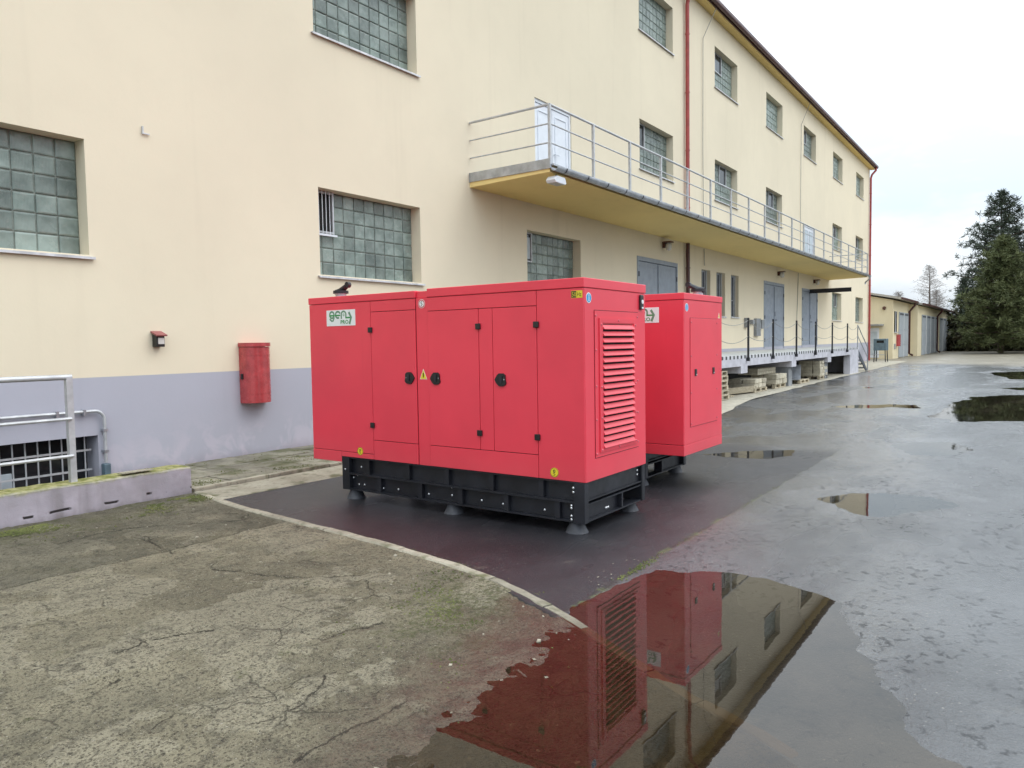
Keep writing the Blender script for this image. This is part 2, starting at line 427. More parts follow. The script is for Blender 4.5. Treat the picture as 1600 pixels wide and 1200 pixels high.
def m_oldconcrete(name='weathered_concrete', mossy=0.0):
    q = NM(name, 6)
    x, y, z = q.sep()[:3]
    big = q.noise(0.9, 6, 0.65)
    c = q.mix(q.rng(big, 0.32, 0.68), (0.165, 0.145, 0.095), (0.315, 0.279, 0.188))
    at = q.nt.nodes.new('ShaderNodeAttribute'); at.attribute_name = 'skin'
    skin = q.rng(q.math('MULTIPLY_ADD', q.noise(30, 4, 0.7), 0.30, q.math('SUBTRACT', at.outputs['Fac'], 0.15)), 0.38, 0.60)
    ac = q.nt.nodes.new('ShaderNodeAttribute'); ac.attribute_name = 'crack'
    cd = q.math('MULTIPLY_ADD', q.noise(11, 6, 0.75), 0.10, q.math('SUBTRACT', ac.outputs['Fac'], 0.05))
    split = q.math('MULTIPLY', q.rng(q.math('ABSOLUTE', cd), 0.001, 0.008, 1, 0), q.rng(q.noise(3.3, 4, 0.7), 0.40, 0.52, 0.25, 1))
    c = q.mix(q.math('MULTIPLY', skin, 0.48), c, (0.40, 0.36, 0.26))
    hollow = q.rng(q.noise(6.5, 7, 0.72), 0.52, 0.60)
    c = q.mix(q.math('MULTIPLY', hollow, 0.42), c, (0.085, 0.076, 0.056))
    # exposed aggregate
    v = q.voro(70); vc = q.voro(70, out='Color')
    stone = q.rng(v, 0.22, 0.42, 1, 0)
    tone = q.ramp(q.sep(vc)[0], [(0.0, (0.085, 0.072, 0.052)), (0.45, (0.235, 0.205, 0.135)), (0.8, (0.355, 0.312, 0.215)), (1.0, (0.52, 0.47, 0.37))])
    c = q.mix(q.math('MULTIPLY', stone, 0.85), c, tone)
    v2 = q.voro(26); vc2 = q.voro(26, out='Color')
    peb = q.math('MULTIPLY', q.rng(v2, 0.13, 0.22, 1, 0), q.rng(q.sep(vc2)[1], 0.88, 0.92))
    c = q.mix(q.math('MULTIPLY', peb, 0.7), c, (0.40, 0.36, 0.29))
    pit = q.rng(q.noise(34, 7, 0.8), 0.52, 0.62)
    c = q.mix(q.math('MULTIPLY', pit, 0.80), c, (0.055, 0.047, 0.035))
    dv = q.noise(2.6, 4, 0.65, out='Color')
    vv = q.mix(0.22, q.co, dv)
    cr2 = q.voro(3.4, 'DISTANCE_TO_EDGE', vec=vv)
    crk2 = q.math('MULTIPLY', q.rng(cr2, 0.0, 0.022, 1, 0), q.rng(q.noise(1.6, 4, 0.65), 0.50, 0.62))
    crack = q.math('MAXIMUM', q.math('MULTIPLY', split, 0.9), q.math('MULTIPLY', crk2, 0.5))
    c = q.mix(crack, c, (0.030, 0.026, 0.018))
    # dark algae: strong beyond the slab joint next to the low wall
    ex = q.rng(y, 5.46, 5.52)
    alg = q.rng(q.math('MULTIPLY_ADD', ex, 0.15, q.noise(0.95, 6, 0.7)), 0.46, 0.68)
    c = q.mix(q.math('MULTIPLY', alg, q.math('MULTIPLY_ADD', ex, 0.26, 0.25)), c, (0.070, 0.068, 0.050))
    jn = q.rng(q.math('ABSOLUTE', q.math('SUBTRACT', q.math('MULTIPLY_ADD', q.noise(2.1, 4), 0.08, y), 5.53)), 0.008, 0.035, 1, 0)
    c = q.mix(q.math('MULTIPLY', jn, 0.9), c, (0.035, 0.033, 0.02))
    # moss
    mpos = q.math('MAXIMUM', q.rng(y, 6.3, 7.2, 0, 0.16), q.math('MULTIPLY', q.rng(q.math('ABSOLUTE', q.math('SUBTRACT', y, 2.75)), 0.15, 0.65, 0.20, 0), q.rng(x, 2.4, 3.2)))
    mo = q.rng(q.math('ADD', q.noise(3.1, 6, 0.72), q.math('ADD', mpos, mossy)), 0.60, 0.70)
    mc = q.mix(q.noise(38, 4, 0.7), (0.045, 0.055, 0.016), (0.15, 0.15, 0.065))
    mo = q.math('MULTIPLY', mo, q.rng(q.noise(26, 5, 0.75), 0.42, 0.58, 0.15, 1))
    c = q.mix(q.math('MULTIPLY', mo, 0.75), c, mc)
    # rust-brown silt and wet darkening where it slopes into the water
    wet = q.rng(q.math('MULTIPLY_ADD', q.noise(4, 5, 0.65), 0.016, z), 0.006, 0.026, 1, 0)
    c = q.mix(q.math('MULTIPLY', wet, 0.80), c, q.mix(q.rng(q.noise(7, 5, 0.7), 0.35, 0.65), (0.036, 0.026, 0.017), (0.085, 0.062, 0.040)))
    q.set('Coat Weight', q.math('MULTIPLY', q.math('MULTIPLY', wet, wet), 0.7)).set('Coat Roughness', 0.24).set('Coat IOR', 1.5)
    q.set('Base Color', c)
    q.set('Roughness', q.math('MULTIPLY_ADD', wet, -0.45, 0.88)).set('Specular IOR Level', 0.35)
    h = q.math('ADD', q.math('MULTIPLY', stone, 0.6), q.math('MULTIPLY', q.noise(24, 5, 0.72), 1.6))
    q.set('Normal', q.bump(q.math('SUBTRACT', h, q.math('MULTIPLY', crack, 1.4)), 1.0, 0.034))
    return q.m


M['oldconc'] = m_oldconcrete()


def m_slab(name, a, b, moss=0.5, silt=False):
    q = NM(name)
    c = q.mix(q.rng(q.noise(2.2, 6, 0.65, vec=q.pos), 0.3, 0.7), a, b)
    c = q.mix(q.rng(q.noise(20, 6, 0.75, vec=q.pos), 0.5, 0.75, 0, 0.6), c, tuple(k * 0.4 for k in a))
    mo = q.rng(q.noise(2.4, 6, 0.7, vec=q.pos), 0.60 - moss * 0.2, 0.72 - moss * 0.1)
    c = q.mix(q.math('MULTIPLY', mo, 0.8), c, q.mix(q.noise(45, 3, vec=q.pos), (0.04, 0.045, 0.014), (0.13, 0.13, 0.055)))
    c = q.mix(1.0, c, q.jitter(0.18), 'MULTIPLY')
    if silt:
        c = q.mix(q.rng(q.math('MULTIPLY_ADD', q.noise(5, 3, vec=q.pos), 0.012, q.sep(q.pos)[2]), 0.0, 0.016, 0.82, 0), c, (0.075, 0.052, 0.034))
    q.set('Base Color', c).set('Roughness', 0.85).set('Specular IOR Level', 0.35)
    q.set('Normal', q.bump(q.noise(60, 6, 0.7, vec=q.pos), 0.6, 0.006))
    return q.m


M['slab'] = m_slab('mossy_paving', (0.17, 0.155, 0.12), (0.28, 0.26, 0.20), 0.75)
M['kerb'] = m_slab('kerb_concrete', (0.26, 0.235, 0.18), (0.37, 0.34, 0.265), 0.40, True)
M['strip'] = m_slab('gutter_concrete', (0.27, 0.245, 0.185), (0.38, 0.35, 0.275), 0.30)
M['apron'] = m_slab('apron_concrete', (0.30, 0.275, 0.22), (0.40, 0.37, 0.30), 0.1)
M['soil'] = m_slab('joint_soil', (0.05, 0.045, 0.03), (0.10, 0.09, 0.05), 0.8)
M['mosstuft'] = m_slab('moss', (0.06, 0.075, 0.018), (0.17, 0.18, 0.06), 0.9)


def m_water():
    q = NM('rain_water')
    nt = q.nt
    nt.nodes.remove(q.p)
    tr = nt.nodes.new('ShaderNodeBsdfTransparent'); tr.inputs[0].default_value = (0.84, 0.75, 0.62, 1)
    gl = nt.nodes.new('ShaderNodeBsdfGlossy'); gl.inputs['Roughness'].default_value = 0.0
    fr = nt.nodes.new('ShaderNodeFresnel'); fr.inputs['IOR'].default_value = 1.58
    b = q.bump(q.math('ADD', q.noise(2.4, 3, 0.5), q.math('MULTIPLY', q.noise(11, 2), 0.12)), 0.05, 0.01)
    nt.links.new(b, gl.inputs['Normal']); nt.links.new(b, fr.inputs['Normal'])
    mxs = nt.nodes.new('ShaderNodeMixShader')
    nt.links.new(fr.outputs[0], mxs.inputs[0]); nt.links.new(tr.outputs[0], mxs.inputs[1]); nt.links.new(gl.outputs[0], mxs.inputs[2])
    nt.links.new(mxs.outputs[0], q.out.inputs[0])
    return q.m


M['water'] = m_water()


def m_needle(name, a, b, brown=(0.07, 0.055, 0.025)):
    q = NM(name)
    c = q.mix(q.rng(q.noise(1.1, 4, 0.6), 0.3, 0.7), a, b)
    c = q.mix(q.rng(q.noise(0.6, 4), 0.62, 0.8, 0, 0.5), c, brown)
    c = q.mix(q.noise(9, 2), q.mix(1.0, c, 0.7, 'MULTIPLY'), q.mix(1.0, c, 1.3, 'MULTIPLY'))
    q.set('Base Color', c).set('Roughness', 0.75).set('Specular IOR Level', 0.25)
    return q.m


M['needle_dark'] = m_needle('dark_needles', (0.038, 0.050, 0.034), (0.070, 0.088, 0.062))
M['needle_green'] = m_needle('olive_needles', (0.062, 0.076, 0.030), (0.120, 0.135, 0.056))
M['shrub'] = m_needle('undergrowth_leaf', (0.035, 0.038, 0.020), (0.075, 0.065, 0.035))


def m_stripes():
    q = NM('edge_stripes')
    x = q.sep()[0]
    s = q.math('FRACT', q.math('MULTIPLY', x, 1 / 0.30))
    k = q.math('LESS_THAN', s, 0.42)
    c = q.mix(k, (0.62, 0.62, 0.64), (0.02, 0.02, 0.022))
    c = q.mix(q.rng(q.noise(6, 5, 0.7), 0.5, 0.7, 0, 0.5), c, (0.35, 0.35, 0.35))
    q.set('Base Color', c).set('Roughness', 0.7)
    return q.m


M['stripes'] = m_stripes()


# ------------------------------------------------------------------ mesh helpers
class MB:
    def __init__(s):
        s.v = []; s.f = []

    def add(s, vs, fs):
        o = len(s.v); s.v += [tuple(p) for p in vs]; s.f += [tuple(i + o for i in f) for f in fs]; return s

    def box(s, x0, x1, y0, y1, z0, z1, b=0.0):
        if x1 < x0: x0, x1 = x1, x0
        if y1 < y0: y0, y1 = y1, y0
        if z1 < z0: z0, z1 = z1, z0
        if b <= 0:
            v = [(x0, y0, z0), (x1, y0, z0), (x1, y1, z0), (x0, y1, z0), (x0, y0, z1), (x1, y0, z1), (x1, y1, z1), (x0, y1, z1)]
            return s.add(v, [(0, 3, 2, 1), (4, 5, 6, 7), (0, 1, 5, 4), (1, 2, 6, 5), (2, 3, 7, 6), (3, 0, 4, 7)])
        bm = bmesh.new()
        bmesh.ops.create_cube(bm, size=1.0)
        for q in bm.verts:
            q.co = Vector(((x0 + x1) / 2 + q.co.x * (x1 - x0), (y0 + y1) / 2 + q.co.y * (y1 - y0), (z0 + z1) / 2 + q.co.z * (z1 - z0)))
        b = min(b, 0.45 * min(x1 - x0, y1 - y0, z1 - z0))
        bmesh.ops.bevel(bm, geom=bm.edges[:], offset=b, segments=2, profile=0.5, affect='EDGES')
        bm.verts.index_update()
        s.add([q.co[:] for q in bm.verts], [[q.index for q in f.verts] for f in bm.faces])
        bm.free(); return s

    def tube(s, pts, r, n=8, cap=True):
        pts = [Vector(p) for p in pts]
        rs = r if isinstance(r, (list, tuple)) else [r] * len(pts)
        o = len(s.v); up = None
        for i, p in enumerate(pts):
            d = (pts[min(i + 1, len(pts) - 1)] - pts[max(i - 1, 0)]).normalized()
            if up is None: up = d.orthogonal().normalized()
            up = (up - d * up.dot(d)).normalized(); w = d.cross(up)
            for k in range(n):
                a = 2 * math.pi * k / n
                s.v.append((p + (up * math.cos(a) + w * math.sin(a)) * rs[i])[:])
        for i in range(len(pts) - 1):
            for k in range(n):
                a = o + i * n + k; b = o + i * n + (k + 1) % n
                s.f.append((a, b, b + n, a + n))
        if cap:
            s.f.append(tuple(o + k for k in range(n - 1, -1, -1)))
            e = o + (len(pts) - 1) * n
            s.f.append(tuple(e + k for k in range(n)))
        return s

    def prism(s, poly, t0, t1, fn):
        """poly: 2-D outline, fn(u, v, t) -> 3-D"""
        n = len(poly)
        v = [fn(u, w, t0) for u, w in poly] + [fn(u, w, t1) for u, w in poly]
        f = [tuple(range(n - 1, -1, -1)), tuple(range(n, 2 * n))] + [(i, (i + 1) % n, n + (i + 1) % n, n + i) for i in range(n)]
        return s.add(v, f)

    def lathe(s, prof, c, n=20, axis='z'):
        o = len(s.v)
        for r, h in prof:
            for k in range(n):
                a = 2 * math.pi * k / n
                if axis == 'z': s.v.append((c[0] + r * math.cos(a), c[1] + r * math.sin(a), c[2] + h))
                elif axis == 'x': s.v.append((c[0] + h, c[1] + r * math.cos(a), c[2] + r * math.sin(a)))
                else: s.v.append((c[0] + r * math.cos(a), c[1] + h, c[2] + r * math.sin(a)))
        for i in range(len(prof) - 1):
            for k in range(n):
                a = o + i * n + k; b = o + i * n + (k + 1) % n
                s.f.append((a, b, b + n, a + n))
        s.f.append(tuple(o + k for k in range(n)))
        e = o + (len(prof) - 1) * n
        s.f.append(tuple(e + k for k in range(n)))
        return s

    def mesh(s, name, mat, smooth=False):
        me = bpy.data.meshes.new(name)
        me.from_pydata(s.v, [], s.f); me.update()
        bm = bmesh.new(); bm.from_mesh(me); bmesh.ops.recalc_face_normals(bm, faces=bm.faces[:]); bm.to_mesh(me); bm.free()
        if mat: me.materials.append(M[mat] if isinstance(mat, str) else mat)
        if smooth:
            for p in me.polygons: p.use_smooth = True
            try: me.set_sharp_from_angle(angle=R(40))
            except Exception: pass
        return me

    def build(s, name, mat, parent=None, loc=(0, 0, 0), smooth=False):
        return link(name, s.mesh(name, mat, smooth), parent, loc)


def link(name, data, parent=None, loc=(0, 0, 0), rot=(0, 0, 0)):
    o = bpy.data.objects.new(name, data)
    COL.objects.link(o)
    o.location = loc; o.rotation_euler = rot
    if parent is not None: o.parent = parent
    return o


def tag(o, label=None, cat=None, group=None, kind=None):
    if label: o['label'] = label
    if cat: o['category'] = cat
    if group: o['group'] = group
    if kind: o['kind'] = kind
    return o


def thing(name, label, cat, loc=(0, 0, 0), rz=0.0, group=None):
    return tag(link(name, None, None, loc, (0, 0, rz)), label, cat, group)


def kids(o): return [c for c in bpy.data.objects if c.parent == o]


def copy_tree(o, parent=None):
    c = o.copy(); COL.objects.link(c)
    c.parent = parent
    for ch in kids(o): copy_tree(ch, c)
    return c


def fbm(x, y, seed=0, octaves=4, gain=0.5):
    """smooth value noise, roughly -1..1"""
    out = np.zeros_like(x, dtype=float); a = 1.0; t = 0.0
    for o in range(octaves):
        r = np.random.default_rng(seed * 131 + o)
        L = r.random((256, 256)) * 2 - 1
        xi = np.floor(x).astype(int); yi = np.floor(y).astype(int)
        fx = x - xi; fy = y - yi
        fx = fx * fx * (3 - 2 * fx); fy = fy * fy * (3 - 2 * fy)
        g = lambda i, j: L[(xi + i) % 256, (yi + j) % 256]
        out += a * ((g(0, 0) * (1 - fx) + g(1, 0) * fx) * (1 - fy) + (g(0, 1) * (1 - fx) + g(1, 1) * fx) * fy)
        t += a; a *= gain; x = x * 2.03 + 17.1; y = y * 2.03 + 5.7
    return out / t


def grid_mesh(name, X, Y, Z, mat, smooth=True):
    n, m = X.shape
    v = np.stack([X, Y, Z], -1).reshape(-1, 3)
    i = np.arange(n * m).reshape(n, m)
    f = np.stack([i[:-1, :-1], i[1:, :-1], i[1:, 1:], i[:-1, 1:]], -1).reshape(-1, 4)
    me = bpy.data.meshes.new(name)
    me.vertices.add(len(v)); me.vertices.foreach_set('co', v.astype(np.float32).ravel())
    me.loops.add(f.size); me.loops.foreach_set('vertex_index', f.astype(np.int32).ravel())
    me.polygons.add(len(f))
    me.polygons.foreach_set('loop_start', np.arange(0, f.size, 4, dtype=np.int32))
    me.polygons.foreach_set('loop_total', np.full(len(f), 4, dtype=np.int32))
    me.update(calc_edges=True)
    if smooth: me.polygons.foreach_set('use_smooth', np.ones(len(f), dtype=bool))
    me.materials.append(M[mat]); me.validate()
    return me


def quads_mesh(name, V, mat, k=4):
    """V: (n, k, 3) separate faces"""
    V = np.asarray(V, np.float32); n = len(V)
    me = bpy.data.meshes.new(name)
    me.vertices.add(n * k); me.vertices.foreach_set('co', V.ravel())
    me.loops.add(n * k); me.loops.foreach_set('vertex_index', np.arange(n * k, dtype=np.int32))
    me.polygons.add(n)
    me.polygons.foreach_set('loop_start', np.arange(0, n * k, k, dtype=np.int32))
    me.polygons.foreach_set('loop_total', np.full(n, k, dtype=np.int32))
    me.update(calc_edges=True); me.validate()
    me.materials.append(M[mat]); return me


def sdf_poly(X, Y, poly):
    """signed distance, negative inside"""
    P = np.array(poly, float); d = np.full(X.shape, 1e9); ins = np.zeros(X.shape, bool)
    for i in range(len(P)):
        a = P[i]; b = P[(i + 1) % len(P)]
        ex, ey = b - a
        wx = X - a[0]; wy = Y - a[1]
        t = np.clip((wx * ex + wy * ey) / (ex * ex + ey * ey), 0, 1)
        d = np.minimum(d, np.hypot(wx - ex * t, wy - ey * t))
        c = ((a[1] > Y) != (b[1] > Y))
        with np.errstate(divide='ignore', invalid='ignore'):
            ins ^= c & (X < (b[0] - a[0]) * (Y - a[1]) / (b[1] - a[1] + 1e-12) + a[0])
    return np.where(ins, -d, d)


# ------------------------------------------------------------------ ground
KY = np.array([-6, -3, -0.5, 0.62, 0.93, 1.25, 1.79, 2.2, 2.56, 2.90, 3.34, 3.90, 4.49, 5.42, 6.38, 7.0, 7.5])
KX = np.array([0.0, 1.25, 2.33, 2.84, 3.00, 3.13, 3.40, 3.62, 3.77, 3.90, 4.00, 4.08, 4.13, 4.20, 4.29, 4.40, 4.52])


def kerbx(y): return np.interp(y, KY, KX)


def conc_base(y): return 0.042 * np.tanh((y - 2.30) * 0.42) - np.clip(-(y - 1.0), 0, 3) * 0.010


P1 = [(3.45, 2.28), (4.04, 2.27), (4.72, 2.20), (4.98, 1.68), (4.92, 1.23), (4.75, 0.93), (4.18, 0.75), (3.76, 0.57), (3.34, 0.36), (3.1, 0.2), (2.6, -0.6), (1.9, -2.2), (0.2, -2.2), (1.0, 0.5), (2.2, 1.2)]


PUD = {
    'P2': [(7.73, 1.81), (8.18, 1.55), (8.35, 1.28), (8.43, 0.83), (8.10, 0.53), (7.60, 0.84), (7.26, 1.01), (7.07, 1.18), (7.35, 1.50)],
    'P3': [(9.88, 3.87), (10.54, 3.45), (11.05, 2.79), (10.43, 2.67), (9.91, 2.90), (9.81, 3.30)],
    'P4': [(12.12, 1.82), (12.65, 1.59), (12.96, 1.03), (12.17, 0.66), (11.34, 0.82), (11.14, 1.40)],
    'P5': [(16.86, 1.90), (19.90, 1.85), (22.67, 1.53), (23.70, 0.87), (25.04, -1.09), (24, -2.6), (18.5, -2.6), (17.3, -0.77), (16.20, 0.58), (15.57, 1.34)],
    'P6': [(37.84, 1.98), (39.54, 0.52), (38.73, -1.67), (36, -3.0), (32.31, -1.40), (32.00, 0.99)],
    'P7': [(18.3, 4.3), (19.2, 3.6), (19.81, 2.92), (19.73, 2.23), (18.6, 2.07), (18.39, 2.71), (17.9, 3.5)],
    'P8': [(25.41, 4.85), (26.56, 4.68), (25.77, 3.89), (24.61, 4.33)],
    'P9': [(26.76, 1.31), (27.80, 0.36), (27.27, -0.89), (25.58, 0.33)],
    'P10': [(19.6, 6.2), (21.5, 6.1), (20.6, 5.5), (18.9, 5.6)],
}


def axis(dense0, dense1, step, lo, hi, grow=1.13):
    a = list(np.arange(dense0, dense1 + 1e-6, step)); s = step
    while a[-1] < hi: s *= grow; a.append(a[-1] + s)
    s = step
    while a[0] > lo: s *= grow; a.insert(0, a[0] - s)
    return np.array(a)


def make_yard():
    xs = np.r_[np.arange(2.4, 9.0, 0.030), np.arange(9.0, 13.6, 0.055), np.arange(13.6, 27, 0.11), np.arange(27, 42, 0.28)]
    xs = np.r_[axis(2.4, 2.5, 0.03, -400, 2.5)[:-4], xs[xs > 2.4], axis(42.2, 42.4, 0.3, 42, 900, 1.18)]
    xs = np.unique(np.round(xs, 4)); ys = axis(-0.8, 4.6, 0.034, -700, 500)
    X, Y = np.meshgrid(xs, ys, indexing='ij')
    fine = np.clip((14 - X) / 6, 0, 1)
    nzs = fine * fbm(X * 5.5, Y * 5.5, 5, 5, 0.62) + (1 - fine) * fbm(X * 1.6, Y * 2.2, 6, 5, 0.6)
    near = np.exp(-(np.clip(X - 30, 0, None) ** 2 + Y ** 2) / 900)
    Z = np.full(X.shape, 0.0115)
    for key, poly in list(PUD.items()) + [('P1', P1)]:
        d = sdf_poly(X, Y, poly); w = 0.30 if key == 'P1' else (0.34 if poly[0][0] < 13.6 else 0.8)
        Z = np.minimum(Z, np.where(d > 0, 0.0115 * np.clip(d / w, 0, 1), -np.minimum(0.028, 0.050 * -d * (0.3 / w))))
    Z = Z + (0.0046 * nzs + 0.0015) * near
    # under the old concrete
    kx = kerbx(Y)
    Z = np.where((X < kx - 0.10) & (Y < 7.6) & (X > -7) & (Y > -7), np.minimum(Z, -0.13), Z)
    o = link('yard', grid_mesh('yard', X, Y, Z, 'asphalt'))
    tag(o, 'wet dark asphalt yard with shallow water film', kind='structure')


make_yard()


CRACKS = [[(1.84, 3.84), (1.94, 3.84), (2.03, 3.87), (2.15, 3.82), (2.24, 3.78), (2.34, 3.72)], [(1.73, 2.29), (1.82, 2.3), (1.92, 2.3), (2.04, 2.3), (2.16, 2.28), (2.36, 2.27)], [(2.57, 3.12), (2.68, 3.12), (2.76, 3.12), (2.83, 3.05), (2.94, 3.02)], [(2.96, 4.75), (3.05, 4.54), (3.1, 4.34), (3.15, 4.14), (3.3, 3.91), (3.42, 3.8), (3.58, 3.73)], [(3.12, 6.15), (3.15, 5.91), (3.09, 5.63), (3.03, 5.35)], [(2.67, 6.43), (3.05, 6.54), (3.29, 6.45), (3.56, 6.27), (3.83, 6.01), (4.04, 5.89)], [(1.82, 2.66), (1.93, 2.62), (2.08, 2.63), (2.22, 2.71), (2.32, 2.77)], [(1.34, 3.49), (1.47, 3.5), (1.58, 3.5), (1.73, 3.56)]]


def make_concrete():
    v = axis(0.8, 7.3, 0.026, -6, 7.55)
    v = v[(v > -6.2) & (v < 7.6)]
    u = axis(0.0, 4.0, 0.026, 0, 10)     # distance from the kerb
    u = u[u < 9.5]
    U, V = np.meshgrid(u, v, indexing='ij')
    X = kerbx(V) - 0.048 - U; Y = V
    Z = conc_base(Y)
    calm = 0.30 + 0.70 * np.clip((Y - 2.6) / 1.2, 0, 1)
    Z = Z + calm * 0.010 * fbm(X * 0.8, Y * 0.8, 8, 3) + calm * 0.0075 * fbm(X * 4.0, Y * 4.0, 9, 4, 0.6) + (0.5 + 0.5 * calm) * 0.0055 * fbm(X * 14, Y * 14, 10, 3, 0.65)
    Z = Z + 0.0042 * np.clip(U, 0, 2) + 0.010 * np.clip(U - 1.6, 0, 2) * np.clip((3.0 - Y) / 1.5, 0, 1)
    # joint between two pours, the far slab sits a little lower
    yj = 5.50 + 0.02 * fbm(X * 1.5, Y * 0, 12)
    Z = Z - 0.014 * np.exp(-((Y - yj) / 0.022) ** 2) - 0.010 * (Y > yj)
    sk = fbm(X * 2.1, Y * 2.1, 14, 5, 0.58)
    skin = np.clip((sk - 0.02) / 0.10, 0, 1); skin = skin * skin * (3 - 2 * skin)
    Z = Z + 0.0065 * skin * np.clip((Y - 2.0) / 0.8, 0, 1)
    cd = np.ones_like(X)
    for ln in CRACKS:
        for (ax, ay), (bx_, by_) in zip(ln[:-1], ln[1:]):
            ex, ey = bx_ - ax, by_ - ay; L = math.hypot(ex, ey)
            t = ((X - ax) * ex + (Y - ay) * ey) / (L * L)
            sd = ((X - ax) * ey - (Y - ay) * ex) / L
            ok = (t > -0.04) & (t < 1.04) & (np.abs(sd) < np.abs(cd))
            cd = np.where(ok, sd, cd)
    dry = np.clip((Y - 2.45) / 0.6, 0, 1)
    Z = Z - dry * 0.007 * np.exp(-(cd / 0.03) ** 2) - dry * 0.006 * np.clip(cd / 0.02, 0, 1) * np.exp(-np.abs(cd) / 0.12)
    me = grid_mesh('concrete_apron', X, Y, Z, 'oldconc')
    for nm, arr in (('skin', skin), ('crack', cd)):
        at = me.attributes.new(nm, 'FLOAT', 'POINT'); at.data.foreach_set('value', arr.astype(np.float32).ravel())
    link_o = link('concrete_apron', me)
    tag(link_o, 'cracked weathered concrete apron', kind='structure')


make_concrete()


def make_kerb():
    root = link('kerb', None); tag(root, 'curved row of narrow kerb stones', kind='structure')
    pts = []
    y = 7.40
    while y > -2.0:
        pts.append((float(kerbx(y)), y)); y -= 0.02
    P = np.array(pts); L = np.r_[0, np.cumsum(np.hypot(*np.diff(P, axis=0).T))]
    s0 = 0.0; k = 0
    lens = [0.52, 0.98, 1.0, 0.96, 1.02, 0.62, 0.97, 0.35, 0.62, 0.98, 1.0, 1.0, 0.9]
    for ln in lens:
        s1 = s0 + ln - 0.012
        ss = np.linspace(s0, s1, 9)
        cx = np.interp(ss, L, P[:, 0]); cy = np.interp(ss, L, P[:, 1])
        mb = MB(); ring = []
        off = random.uniform(-0.006, 0.006); dz = random.uniform(-0.005, 0.005)
        for i in range(9):
            j0 = max(i - 1, 0); j1 = min(i + 1, 8)
            t = Vector((cx[j1] - cx[j0], cy[j1] - cy[j0], 0)).normalized(); n = Vector((-t.y, t.x, 0))
            zt = float(conc_base(cy[i])) + 0.011 + dz + random.uniform(-0.003, 0.003) - 0.012 * min(1, max(0, 2.4 - cy[i]))
            hw = 0.043 + random.uniform(-0.005, 0.003)
            c = Vector((cx[i] + off, cy[i], 0))
            for w, z in ((-hw, -0.16), (-hw, zt - 0.012), (-hw + 0.014, zt), (hw - 0.014, zt), (hw, zt - 0.012), (hw, -0.16)):
                ring.append((c + n * w + Vector((0, 0, z)))[:])
        f = []
        for i in range(8):
            for q in range(6):
                a = i * 6 + q; b = i * 6 + (q + 1) % 6
                f.append((a, b, b + 6, a + 6))
        f += [tuple(range(5, -1, -1)), tuple(48 + q for q in range(6))]
        mb.add(ring, f); mb.build('kerb_stone', 'kerb', root)
        s0 += ln


make_kerb()


